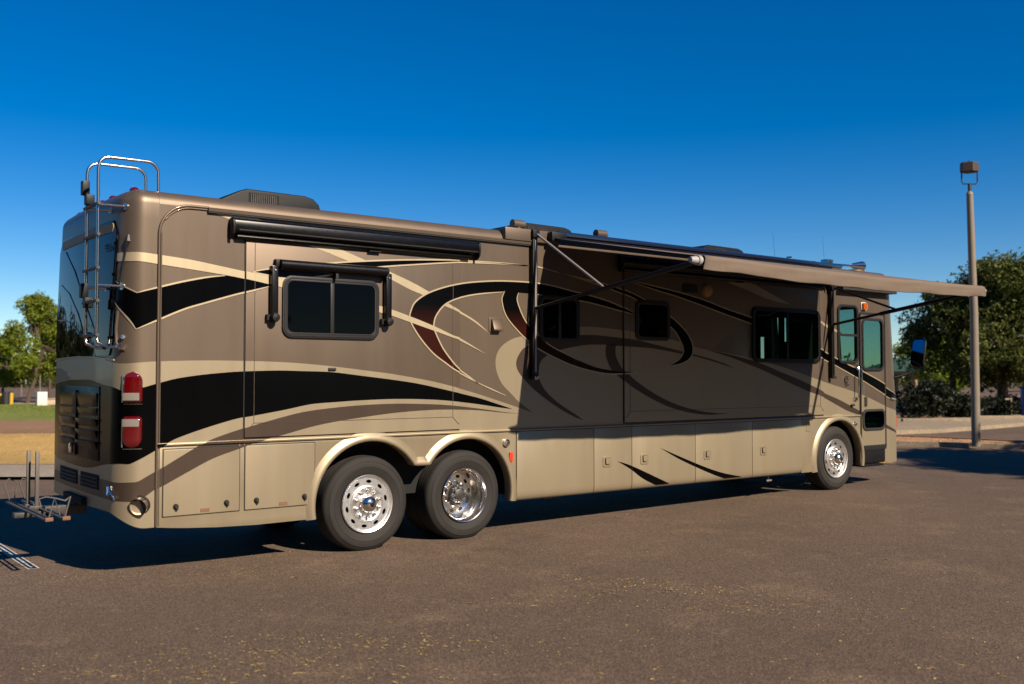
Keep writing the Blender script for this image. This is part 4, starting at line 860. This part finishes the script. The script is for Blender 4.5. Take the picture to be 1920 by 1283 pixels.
me_hubA = mesh_of(MB().lathe_y([(.100,-.008),(.100,-.040),(.094,-.062),(.080,-.085),(.055,-.105),(.045,-.110),(.044,-.118),(.03,-.122),(0,-.122)], (0,0,0), 32), 'hub_cap', 'chrome', smooth=45)
me_badge = mesh_of(MB().lathe_y([(.026,-.1215),(.026,-.1245),(0,-.1245)], (0,0,0), 20), 'cap_centre', 'plasticblack')
me_nut = mesh_of(MB().lathe_y([(.022,-.010),(.022,-.018),(.015,-.020),(.015,-.048),(.011,-.055),(0,-.056)], (0,0,0), 10), 'lug_nut', 'chrome')
mbr = MB(); mbr.lathe_y([(.300,.06),(.306,.01),(.312,-.012),(.318,-.02),(.313,-.026),(.303,-.022),(.294,-.004),(.286,.010),(.278,.045),(.276,.07),(.268,.075),(.258,.12),(.250,.185),(.245,.195)], (0,0,0), 48)
mbr.prism(circ(.246), .194, .206, [circ(.11, 40)]+holes2d(.205, 10, .030, .020, .1))
me_rimB = mesh_of(mbr, 'rim', 'chrome', smooth=30)
me_hubB = mesh_of(MB().lathe_y([(.135,.196),(.135,.180),(.105,.175),(.100,.13),(.094,.115),(.07,.107),(.066,.09),(.05,.082),(0,.08)], (0,0,0), 28), 'hub', 'darksteel', smooth=35)
me_drum = mesh_of(MB().lathe_y([(0,.12),(.23,.12),(.23,.3)], (0,0,0), 24), 'brake_drum', 'chassis')
me_drumB = mesh_of(MB().lathe_y([(0,.20),(.245,.20),(.245,.3)], (0,0,0), 24), 'brake_drum', 'chassis')
def sub(name, me, p, loc=(0,0,0)):
    o = bpy.data.objects.new(name, me); COL.objects.link(o); o.parent = p; o.location = loc; return o
def wheel(x, y, z, kind, ph, flip=False, label=None):
    w = empty('wheel', (x, y, z), coach)
    if flip: w.rotation_euler = (0, 0, math.pi); w.matrix_basis = Matrix.Translation((x, y, z)) @ Matrix.Rotation(math.pi, 4, 'Z')
    if label: w['label'] = label
    sub('tyre', me_tyre, w)
    if kind == 'B':
        sub('inner_tyre', me_tyre, w, (0, .33, 0)); sub('rim', me_rimB, w); sub('hub', me_hubB, w); sub('brake_drum', me_drumB, w)
        for k in range(10):
            a = 2*math.pi*k/10+ph; sub('lug_nut', me_nut, w, (.142*math.cos(a), .205, .142*math.sin(a)))
        for k in range(8):
            a = 2*math.pi*k/8+ph; sub('hub_bolt', me_nut, w, (.085*math.cos(a), .125, .085*math.sin(a)))
    else:
        r = sub('rim', me_rimA, w); sub('hub_cap', me_hubA, w); sub('cap_centre', me_badge, w); sub('brake_drum', me_drum, w)
        for k in range(10):
            a = 2*math.pi*k/10+ph; sub('lug_nut', me_nut, w, (.142*math.cos(a), 0, .142*math.sin(a)))
wheel(2.31, .06, .508, 'A', .3, label='rearmost polished wheel with a domed hub cap'); wheel(3.61, .06, .508, 'B', .1, label='deep-dish rear drive wheel with a dark hub')
wheel(11.0, .06, .508+G(11.0), 'A', .1, label='front steering wheel with polished rim')
for x, k in ((2.31, 'A'), (3.61, 'B'), (11.0, 'A')): wheel(x, WID-.06, .508+G(x), k, 0, flip=True)
# ------------------------------------------------------------------ bicycle rack on the hitch
rk = empty('bike_rack', (-.79, 1.25, .5)); tag(rk, 'empty grey steel bicycle rack carried on the hitch behind the motorhome', 'bike rack')
mb = MB(); mb.box(-.98, -.62, 1.20, 1.30, .505, .555); mb.build('main_bar', 'darksteel', rk, bevel=.006)
for y in (1.55, 1.36):
    mb = MB(); mb.box(-.80 if y > 1.5 else -.76, -.765 if y > 1.5 else -.725, y-.018, y+.018, .55, 1.14); mb.build('post', 'rackgrey', rk, bevel=.004)
    mb = MB(); mb.box(-.82, -.70, y-.05, y+.05, .54, .60); mb.build('post_clamp', 'darksteel', rk, bevel=.008)
for x in (-.72, -.87):
    mb = MB(); mb.tube([(x, .42, .57), (x, 2.10, .57)], .014, 6).tube([(x+.05, .42, .57), (x+.05, 2.10, .57)], .014, 6); t = mb.build('tray', 'rackgrey', rk)
    mb = MB(); mb.box(x-.01, x+.06, .395, .425, .555, .59); mb.build('end_reflector', 'tag', rk, bevel=.004)

for pth in ([(-0.824, 0.5, 0.583), (-0.78, 0.5, 0.758), (-0.73, 0.5, 0.595)], [(-0.899, 0.5, 0.698), (-0.914, 0.5, 0.758), (-0.854, 0.5, 0.774), (-0.78, 0.5, 0.758), (-0.685, 0.5, 0.726), (-0.638, 0.5, 0.763), (-0.683, 0.5, 0.581)], [(-0.864, 2, 0.598), (-0.918, 2, 0.77), (-0.878, 2, 0.823), (-0.785, 2, 0.783), (-0.823, 2, 0.595)], [(-0.715, 2, 0.604), (-0.769, 2, 0.771), (-0.744, 2, 0.82), (-0.661, 2, 0.792), (-0.678, 2, 0.601)]):
    mb = MB(); mb.tube([p for p in pth], .008, 6); mb.build('wheel_hoop', 'rackgrey', rk)

# ------------------------------------------------------------------ surroundings on the left: road edge, dry grass, dirt, lawn
def band(name, l0, l1, d0, d1, dz, m): return sheet(name, [LD(l0, d0), LD(l1, d0), LD(l1, d1), LD(l0, d1)], dz, m)
band('road_edge', -90, 6, 18.3, 20.9, .004, 'asphaltgrey')
band('dry_verge', -90, 8, 20.8, 32.2, .012, 'dryground'); band('dirt_strip', -90, 10, 32.0, 41.8, .016, 'dirt')
band('lawn', -90, 14, 41.6, 66, .020, 'lawn'); band('far_path', -120, 20, 66, 76, .024, 'asphaltgrey'); band('far_lawn', -220, 220, 78, 420, .012, 'lawn'); band('far_dirt', -160, 30, 76, 84, .026, 'dirt')
# blades of dry grass where the verge is near
rng = np.random.default_rng(3)
def scatter(name, n, lat, dep, h, m, dz=.01, w=.006, kind='stuff', label=None, lean=.5):
    la = rng.uniform(*lat, n); de = rng.uniform(*dep, n); vs = []; fs = []
    for i in range(n):
        x, y = LD(la[i], de[i]); z = G(x)+dz; a = rng.uniform(0, 6.28); hh = h*rng.uniform(.4, 1.2); ww = w*rng.uniform(.6, 1.5)
        dx, dy = math.cos(a)*ww, math.sin(a)*ww; lx, ly = rng.normal(0, hh*lean, 2); o = 3*i
        vs += [(x-dx, y-dy, z), (x+dx, y+dy, z), (x+lx, y+ly, z+hh)]; fs.append((o, o+1, o+2))
    me = bpy.data.meshes.new(name); me.from_pydata(vs, [], fs); me.materials.append(M[m]); o = link(name, me); tag(o, label, kind=kind); return o
scatter('dry_grass', 14000, (-17, -7.5), (20.9, 32), .09, 'drygrass', w=.012); 
scatter('lawn_grass', 9000, (-32, -16), (41.8, 64), .07, 'leafleft', w=.02)
# straw and dry leaf bits on the asphalt
def straw(cl):
    vs = []; fs = []
    for (x, y, sx, sy, n, ang) in cl:
        ca, sa = math.cos(ang), math.sin(ang)
        for _ in range(n):
            u, v = rng.normal(0, sx), rng.normal(0, sy); px, py = x+u*ca-v*sa, y+u*sa+v*ca; a = rng.uniform(0, 6.28)
            L_ = rng.lognormal(-4.55, .55); w = rng.uniform(.002, .008); z = G(px)+.003; dx, dy = math.cos(a)*L_, math.sin(a)*L_; ex, ey = -math.sin(a)*w, math.cos(a)*w; o = len(vs)
            b = rng.uniform(0, .006)
            vs += [(px-dx-ex, py-dy-ey, z), (px+dx*.2-ex, py+dy*.2-ey*1.5, z+b), (px+dx+ex*2, py+dy, z+.001), (px-dx*.5+ex, py-dy*.5+ey, z+b)]; fs.append((o, o+1, o+2, o+3))
    me = bpy.data.meshes.new('straw_litter'); me.from_pydata(vs, [], fs); me.materials.append(M['straw']); o = link('straw_litter', me); tag(o, 'scattered straw and dry leaf bits on the asphalt', kind='stuff'); return o
cl = []
for lat, dep, sx, sy, n, ang in ((-1.6, 6.9, .5, .12, 110, -.5), (-.7, 7.2, .8, .16, 190, -.7), (-1.5, 6.5, .7, .2, 110, -.7), (-2.2, 6.4, .4, .12, 60, -.7), (1.0, 9.3, .35, .1, 90, -1.), (1.5, 8.9, .5, .12, 110, -.7), (1.9, 8.3, .35, .15, 90, -.6), (.4, 8.5, .5, .12, 50, -.5),
                                 (-3.4, 9.6, .8, .1, 60, -.6), (3.2, 8.0, 1.2, .7, 120, -.6), (0, 9, 3.5, 1.8, 220, -.6), (4.5, 12, 3, 1.6, 120, -.6), (-.5, 6.6, 2, .5, 160, -.6), (3., 6.6, 1.2, .3, 70, -.6), (-3.2, 6.4, .5, .15, 60, -.6)):
    x, y = LD(lat, dep); cl.append((x, y, sx, sy, n, ang))
straw(cl)
# parking bay line
for x0 in (-.86,):
    sheet('bay_line', [(x0, 1.15), (x0+.11, 1.15), (x0+.11, 6.2), (x0, 6.2)], .004, 'linepaint')

# ------------------------------------------------------------------ right: island, kerbs, drive, pavement
RZ = .075
isl = [(18.9, 9.4), (20.75, 5.3), (22.25, 2.2), (24.8, -3.2), (26.2, -3.2), (23.5, 2.7), (23.45, 4.6), (23.2, 6.4), (21.0, 10.6)]
slab('gravel_island', isl, -.02, .10, 'gravelbed')
def kerb(name, pts, w, h, m):
    mb = MB(); vs = []
    for i, p in enumerate(pts):
        a = Vector(pts[max(i-1,0)]); b = Vector(pts[min(i+1,len(pts)-1)]); d = (b-a).normalized(); nn = Vector((-d.y, d.x)); z = G(p[0])
        for o_, zz in ((-w/2, -.02), (-w/2+.01, h), (w/2, h), (w/2, -.02)): vs.append((p[0]+nn.x*o_, p[1]+nn.y*o_, z+zz))
    mb.add(vs, [(i*4+k, i*4+(k+1)%4, (i+1)*4+(k+1)%4, (i+1)*4+k) for i in range(len(pts)-1) for k in range(4)]+[(3,2,1,0), tuple((len(pts)-1)*4+k for k in range(4))])
    tag(mb.build(name, m, smooth=0, bevel=.012), kind='structure')
kerb('kerb', isl[:4], .15, .13, 'concrete'); kerb('kerb', isl[4:], .15, .14, 'dirt')
pav = [(21.8, 11.9), (25.4, 7.75), (27.4, 7.35), (30.5, 7.5), (34.3, 7.8), (48, 9.2), (52, 14.2), (41, 11.6), (36.2, 11.7), (34.6, 13.6), (30, 21)]
slab('pavement', pav, -.02, .13, 'concrete')
band('planting_strip', 13, 60, 36.5, 52, .008, 'dirt'); band('park_lawn', 8, 90, 52, 66, .02, 'lawn'); band('park_path', 8, 90, 66, 72, .024, 'concrete')
def loosegravel(n):
    vs = []; fs = []; k = 0
    xs_ = [p[0] for p in isl]; ys_ = [p[1] for p in isl]
    while k < n:
        t = rng.uniform(0, 1); s_ = rng.uniform(.06, .94)
        a = Vector(isl[1]).lerp(Vector(isl[3]), t); b = Vector(isl[7]).lerp(Vector(isl[4]), t); p = a.lerp(b, s_); r = rng.uniform(.012, .035); z = G(p.x)+.10; o = len(vs)
        q = rng.uniform(0, 6.28); c, s2 = math.cos(q)*r, math.sin(q)*r
        vs += [(p.x+c, p.y+s2, z-.005), (p.x-s2, p.y+c, z-.005), (p.x-c, p.y-s2, z-.005), (p.x+s2, p.y-c, z-.005), (p.x+r*.2, p.y, z+r*.8)]; fs += [(o,o+1,o+4),(o+1,o+2,o+4),(o+2,o+3,o+4),(o+3,o,o+4)]; k += 1
    me = bpy.data.meshes.new('loose_gravel'); me.from_pydata(vs, [], fs); me.materials.append(M['gravelbed']); tag(link('loose_gravel', me), 'reddish gravel covering the parking island', kind='stuff')
loosegravel(6000)
# light pole
lp = empty('light_pole', (20.75, 2.75+.75, RZ)); tag(lp, 'tall tan steel light pole with a boxy brown lamp on the gravel island', 'light pole')
LPX, LPY = 21.54, 3.12
lp.matrix_basis = Matrix.Translation((LPX, LPY, RZ+.1)); WM[lp.name] = lp.matrix_basis.copy()
mb = MB(); mb.tube([(LPX, LPY, .14), (LPX, LPY, 3.4), (LPX-.12, LPY, 6.52)], [.108, .099, .082], 16).tube([(LPX-.12, LPY, 6.50), (LPX-.12, LPY, 6.56), (LPX-.12, LPY, 6.60)], [.088, .07, .035], 14); mb.build('pole', 'polepaint', lp, smooth=50)
lat_ = Vector((math.sin(YAW), -math.cos(YAW), 0)); c0 = Vector((LPX-.12, LPY, 0))
mb = MB(); mb.tube([c0+Vector((0,0,6.58)), c0+Vector((0,0,6.78))], .045, 10); mb.build('lamp_neck', 'lampdark', lp)
mb = MB(); mb.tube([c0-lat_*.20+Vector((0,0,7.12)), c0-lat_*.20+Vector((0,0,6.85)), c0-lat_*.17+Vector((0,0,6.78)), c0+lat_*.17+Vector((0,0,6.78)), c0+lat_*.20+Vector((0,0,6.85)), c0+lat_*.20+Vector((0,0,7.12))], .018, 8); mb.build('lamp_yoke', 'lampdark', lp)
mb = MB(); ring = [(math.cos(R(a)), math.sin(R(a))) for a in (25, 90, 155, 205, 270, 335)]; vs = []
for z, k in ((7.07, .175), (7.085, .205), (7.30, .205), (7.325, .19)):
    for a, b in ring: q = c0+lat_*(a*k*1.1)+Vector((lat_.y, -lat_.x, 0))*(b*k); vs.append((q.x, q.y, z))
mb.add(vs, [(j*6+i, j*6+(i+1)%6, (j+1)*6+(i+1)%6, (j+1)*6+i) for j in range(3) for i in range(6)]+[tuple(range(6))[::-1], tuple(18+i for i in range(6))]); hd = mb.build('lamp_head', 'lampbrown', lp, smooth=0, bevel=.008)
mb = MB(); mb.tube([c0+Vector((0,0,7.32)), c0+Vector((0,0,7.38))], .02, 8); mb.build('photocell', 'lampdark', lp)

# ------------------------------------------------------------------ trees
def leaves(clumps, n, size, name, m, parent, flat=.0, seed=1):
    """leaf-sized faces gathered in clumps: (x, y, z, rx, ry, rz, weight)"""
    rg = np.random.default_rng(seed); w = np.array([c[6] for c in clumps]); w = w/w.sum(); V = []; 
    for c, k in zip(clumps, rg.multinomial(n, w)):
        # twigs: short runs of leaves
        m_ = max(1, k//7); d = rg.normal(size=(m_, 3)); d /= np.linalg.norm(d, axis=1)[:, None]
        rad = rg.uniform(.35, 1.08, m_)**.6; ctr = d*rad[:, None]*np.array(c[3:6])+np.array(c[:3])
        cc = np.repeat(ctr, 7, 0)[:k] if m_*7 >= k else np.vstack([np.repeat(ctr, 7, 0), ctr[:k-m_*7]])
        tw = np.repeat(rg.normal(size=(m_, 3))*size*1.2, 7, 0); tw = tw[:len(cc)] if len(tw) >= len(cc) else np.vstack([tw, tw[:len(cc)-len(tw)]])
        tt = rg.uniform(-1, 1, (len(cc), 1)); V.append(cc+tw*tt+rg.normal(size=(len(cc), 3))*size*.55)
    Cn = np.vstack(V); N = len(Cn); a = rg.normal(size=(N, 3)); a /= np.linalg.norm(a, axis=1)[:, None]; b = rg.normal(size=(N, 3)); b -= a*(a*b).sum(1)[:, None]; b /= np.linalg.norm(b, axis=1)[:, None]
    s_ = size*rg.uniform(.5, 1.25, (N, 1)); vs = np.empty((N, 4, 3)); vs[:, 0] = Cn-a*s_; vs[:, 1] = Cn+b*s_*.42; vs[:, 2] = Cn+a*s_; vs[:, 3] = Cn-b*s_*.42
    vs[:, :, 2] = np.maximum(vs[:, :, 2], .03)
    me = bpy.data.meshes.new(name); me.vertices.add(N*4); me.vertices.foreach_set('co', vs.reshape(-1)); me.loops.add(N*4); me.loops.foreach_set('vertex_index', np.arange(N*4)); me.polygons.add(N); me.polygons.foreach_set('loop_start', np.arange(0, N*4, 4)); me.polygons.foreach_set('loop_total', np.full(N, 4)); me.update(calc_edges=True)
    me.materials.append(M[m]); o = link(name, me, parent); return o
def tree(name, x, y, h, rad, n, size, m, label, seed, trunk_h=.3, clumps=18, lean=0., group=None, squash=1., tr=.16, spread=1.):
    rg = random.Random(seed); z0 = G(x); t = empty(name, (x, y, z0)); tag(t, label, 'tree', group)
    th = h*trunk_h; mb = MB(); top = Vector((x+lean, y, z0+th)); mb.tube([(x, y, z0-.1), (x+lean*.3, y, z0+th*.4), tuple(top)], [tr*1.25, tr, tr*.8], 9)
    cl = []
    for i in range(clumps):
        a = rg.uniform(0, 6.28); q = rg.uniform(0, 1)**.6; zz = th*.75+(h-th*.75)*rg.uniform(.12, .93); k = (zz-th*.75)/(h-th*.75); prof = math.sin(math.pi*min(1, .18+k*.82)**.8)**.7
        r_ = rad*prof*q*spread; c = (x+lean+r_*math.cos(a), y+r_*math.sin(a), z0+zz); cr = rad*rg.uniform(.22, .40)
        cl.append((*c, cr, cr, cr*rg.uniform(.6, .9)*squash, cr**2))
        b0 = top.lerp(Vector((x+lean, y, z0+h*.8)), rg.uniform(0, .6)); mid = b0.lerp(Vector(c), .5)+Vector((0, 0, .15*cr)); mb.tube([tuple(b0), tuple(mid), c], [tr*.5, tr*.28, tr*.1], 6)
    cl.append((x+lean, y, z0+h-rad*.25, rad*.28, rad*.28, rad*.25, (rad*.2)**2))
    mb.build('trunk', 'bark', t); leaves(cl, n, size, 'crown', m, t, seed=seed); return t
def at(px_lat, dep): return LD(px_lat, dep)
U = lambda px, d: (px-960)/1867*d
# left park trees
x, y = LD(U(52, 68), 68); tree('park_tree', x, y, 7.5, 2.3, 24000, .105, 'leafleft', 'slender green tree rising beside the rear of the motorhome', 11, trunk_h=.22, clumps=26, lean=.5, tr=.13, spread=.9)
x, y = LD(U(6, 74), 74); tree('park_tree', x, y, 4.6, 2.4, 15000, .105, 'leafbright', 'low yellow-green tree at the far edge of the lawn', 12, trunk_h=.2, clumps=18, tr=.12)
x, y = LD(U(94, 80), 80); tree('park_tree', x, y, 6.2, 2.0, 10000, .115, 'leafleft', 'green tree mostly hidden behind the rear of the motorhome', 13, trunk_h=.25, clumps=16, tr=.12)
x, y = LD(U(-40, 78), 78); tree('park_tree', x, y, 6.0, 2.6, 9000, .13, 'leafleft', 'green tree beyond the lawn, cut off by the photo edge', 14, trunk_h=.25, clumps=16, tr=.12)
# right side
x, y = LD(U(1880, 48), 48); tree('shade_tree', x, y, 7.35, 4.3, 60000, .105, 'leafdark', 'big dark green shade tree behind the light pole', 21, trunk_h=.26, clumps=46, tr=.24)
x, y = LD(U(1786, 50), 50); tree('shade_tree', x, y, 6.5, 2.0, 20000, .11, 'leafdark', 'dark green tree left of the light pole with hanging branches', 22, trunk_h=.48, clumps=26, tr=.16)
x, y = LD(U(1775, 64), 64); tree('park_tree', x, y, 4.9, 2.6, 16000, .11, 'leafbright', 'bright yellow-green young tree under the dark shade tree', 23, trunk_h=.2, clumps=20, tr=.1)
x, y = LD(U(1700, 95), 95); tree('park_tree', x, y, 4.6, 3.0, 5000, .2, 'leafleft', 'distant round green tree just ahead of the motorhome nose', 24, trunk_h=.2, clumps=16, tr=.12)
x, y = LD(U(1990, 52), 52); tree('shade_tree', x, y, 7.0, 3.4, 9000, .15, 'leafdark', 'dark tree cut off by the edge beyond the pole', 25, trunk_h=.28, clumps=24, tr=.2)
# tree near the viewpoint whose shade falls across the far asphalt
for i, (tx_, ty_, h_, r_) in enumerate(((20.6, -7.9, 8.4, 3.2), (25.5, -9.6, 8.6, 3.4), (18.6, -10.0, 8.0, 2.6))):
    tree('car_park_tree', tx_, ty_, h_, r_, 16000, .15, 'leafdark', ('car park tree casting shade on the asphalt by the island', 'car park tree casting shade towards the light pole', 'car park tree casting shade ahead of the motorhome nose')[i], 31+i, trunk_h=.35, clumps=40, tr=.2, squash=.8)
# hedge
def shrub(name, cx, cy, rx, ry, h, n, seed, label):
    t = empty(name, (cx, cy, G(cx))); tag(t, label, 'shrub'); rg = random.Random(seed); cl = []
    for i in range(14): a = rg.uniform(0, 6.28); q = rg.uniform(.1, .75); cl.append((cx+rx*q*math.cos(a), cy+ry*q*math.sin(a), G(cx)+h*rg.uniform(.3, .62), rx*.45, ry*.45, h*.38, 1))
    leaves(cl, n, .09, 'foliage', 'leafshaded', t, seed=seed); mb = MB()
    for i in range(5): a = rg.uniform(0, 6.28); mb.tube([(cx+.1*math.cos(a), cy+.1*math.sin(a), G(cx)), (cx+rx*.5*math.cos(a), cy+ry*.5*math.sin(a), G(cx)+h*.6)], .025, 5)
    mb.build('stem', 'bark', t)
for i, (px, d, r_, h_, lb) in enumerate(((1748, 41, 1.35, 1.75, 'dark rounded shrub left of the light pole'), (1800, 42, 1.1, 1.15, 'low dark shrub beside the pavement edge'), (1850, 44, 1.2, .95, 'dark shrub just behind the light pole'), (1905, 45, 1.2, .9, 'dark shrub under the big shade tree'))):
    x, y = LD(U(px, d), d); shrub('shrub', x, y, r_, r_, h_, 6000, 40+i, lb)
# distant wood
cl = []; rg = random.Random(5)
for i in range(150):
    la = rg.uniform(-115, 150); de = rg.uniform(150, 185); x, y = LD(la, de); h = rg.uniform(3.2, 6.); cl.append((x, y, h*.45, 4.5, 4.5, h*.5, 1))
o = leaves(cl, 26000, .5, 'treeline', 'leaffar', None, seed=77); tag(o, 'distant line of trees along the horizon', kind='stuff')

# unseen trees added behind and beside the view to block low sky light
cl = []
for i in range(150):
    la = rg.uniform(-75, 80); de = rg.uniform(-44, -33); x, y = LD(la, de); h = rg.uniform(14, 18); cl.append((x, y, h*.5, 3.6, 3.6, h*.53, 1))
for i in range(60):
    x = rg.uniform(-44, -32); y = rg.uniform(-45, 6); h = rg.uniform(9, 12); cl.append((x, y, h*.5, 3.6, 3.6, h*.53, 1))
for i in range(70):
    x = rg.uniform(34, 60); y = rg.uniform(-48, -24); h = rg.uniform(12, 16); cl.append((x, y, h*.5, 3.6, 3.6, h*.53, 1))
for i in range(60):
    d = rg.uniform(58, 80); x, y = LD(U(rg.uniform(-1500, -190), d), d); h = rg.uniform(5.5, 8); cl.append((x, y, h*.5, 3., 3., h*.53, 1))
tag(leaves(cl, 130000, .6, 'sky_blocking_trees', 'leafbelt', None, seed=78), 'added belt of unseen dark trees that blocks sky light and darkens reflections', kind='stuff')

# ------------------------------------------------------------------ small things in the park
def simple(name, label, cat, loc, builder, group=None):
    t = empty(name, loc); tag(t, label, cat, group); builder(t); return t
def bin_(px, d, m, label, h=1.0, w=.28):
    x, y = LD(U(px, d), d)
    def b(t):
        mb = MB(); mb.tube([(x, y, G(x)), (x, y, G(x)+h*.85), (x, y, G(x)+h*.9)], [w*.9, w, w], 14); mb.build('drum', m, t)
        mb = MB(); mb.tube([(x, y, G(x)+h*.9), (x, y, G(x)+h*.96), (x, y, G(x)+h)], [w*1.06, w*1.04, w*.5], 14); mb.build('lid', 'bindark', t)
    simple('waste_bin', label, 'bin', (x, y, G(x)), b)
bin_(2, 66, 'binyellow', 'yellow waste bin at the photo edge beyond the lawn', .8, .22); bin_(12, 65.5, 'bindark', 'dark waste bin between two yellow ones', .85, .26); bin_(22, 66, 'binyellow', 'yellow waste bin right of the dark one', .85, .14)
x, y = LD(U(79, 63), 63)
def cab(t):
    mb = MB(); mb.box(x-.30, x+.30, y-.22, y+.22, 0, .92); mb.build('housing', 'white', t, bevel=.03); mb = MB(); mb.box(x-.36, x+.36, y-.28, y+.28, -.05, .06); mb.build('plinth', 'concrete', t); mb = MB(); mb.tube([(x-.1, y, .9), (x-.1, y, 2.0)], .03, 8); mb.build('mast', 'polepaint', t)
simple('utility_cabinet', 'pale utility cabinet standing beyond the lawn', 'cabinet', (x, y, 0), cab)
x2, y2 = LD(U(93, 64), 64)
def seat(t):
    mb = MB(); mb.box(x2-.45, x2+.45, y2-.25, y2+.25, 0, .42); mb.build('block', 'paleblock', t, bevel=.03); mb = MB(); mb.box(x2-.5, x2+.5, y2-.3, y2+.3, .42, .5); mb.build('cap_stone', 'concrete', t, bevel=.02)
simple('block_seat', 'pinkish masonry block seat by the far path', 'bench', (x2, y2, 0), seat)
x3, y3 = LD(U(41, 92), 92)
def sgn(t):
    mb = MB(); mb.tube([(x3, y3, 0), (x3, y3, 1.9)], .05, 8); mb.build('post', 'polepaint', t); mb = MB(); mb.box(x3-.4, x3+.4, y3-.03, y3+.03, 1.2, 2.0); mb.build('panel', 'white', t, bevel=.01)
simple('park_sign', 'small white sign board far across the lawn', 'sign', (x3, y3, 0), sgn)
def shelter(px, d, w, h, lab):
    x, y = LD(U(px, d), d); z = G(x)
    def b(t):
        mb = MB(); ov = w*.62; mb.add([(x-ov, y-ov, z+h), (x+ov, y-ov, z+h), (x+ov, y+ov, z+h), (x-ov, y+ov, z+h), (x, y, z+h+w*.28)], [(0,1,4),(1,2,4),(2,3,4),(3,0,4),(3,2,1,0)]); mb.build('roof', 'roofgreen', t, smooth=0)
        mb = MB(); mb.box(x-ov, x+ov, y-ov, y+ov, z+h-.22, z+h-.01); mb.build('fascia', 'shelterwood', t, smooth=0)
        for sx in (-1, 1):
            for sy in (-1, 1): mb = MB(); mb.box(x+sx*w*.45-.15, x+sx*w*.45+.15, y+sy*w*.45-.15, y+sy*w*.45+.15, z, z+h-.2); mb.build('post', 'shelterwood', t)
        mb = MB(); mb.box(x-1, x+1, y-.4, y+.4, z+.70, z+.76).box(x-1, x+1, y-.8, y-.55, z+.42, z+.47).box(x-1, x+1, y+.55, y+.8, z+.42, z+.47); mb.build('picnic_table', 'shelterwood', t)
    simple('picnic_shelter', lab, 'shelter', (x, y, z), b)
shelter(1696, 76, 4.2, 2.2, 'picnic shelter with a green hip roof just ahead of the motorhome'); shelter(1898, 72, 4.0, 2.3, 'picnic shelter half hidden under the big shade tree')
x4, y4 = LD(U(1893, 43.5), 43.5)
def post(t):
    mb = MB(); mb.box(x4-.05, x4+.05, y4-.05, y4+.05, G(x4), G(x4)+.85); mb.build('post', 'polepaint', t); mb = MB(); mb.box(x4-.5, x4+.1, y4-.03, y4+.03, G(x4)+.80, G(x4)+.88); mb.build('rail', 'polepaint', t)
simple('post_and_rail', 'short pale post with a rail beneath the shade tree', 'post', (x4, y4, G(x4)), post)
bin_(1928, 42, 'binblue', 'blue plastic bin at the photo edge under the shade tree', 1.45, .33)
for i, (px, d) in enumerate(((1752, 37.5), (1888, 40))):
    x, y = LD(U(px, d), d); L_ = Vector((math.sin(YAW), -math.cos(YAW))); n_ = Vector((-L_.y, L_.x)); prof = [(-.12, .0), (-.10, .13), (.10, .13), (.12, .0)]; mb = MB(); vs = []
    for q in (-1.25, 1.25):
        for a, b in prof: vs.append((x+L_.x*q+n_.x*a, y+L_.y*q+n_.y*a, G(x)+.12+b))
    mb.add(vs, [(0,1,5,4),(1,2,6,5),(2,3,7,6),(0,4,7,3),(3,2,1,0),(4,5,6,7)]); tag(mb.build('wheel_stop', 'concrete', bevel=.02), ('concrete wheel stop left of the light pole', 'concrete wheel stop right of the light pole')[i], 'wheel stop', 'wheel stops along the pavement')
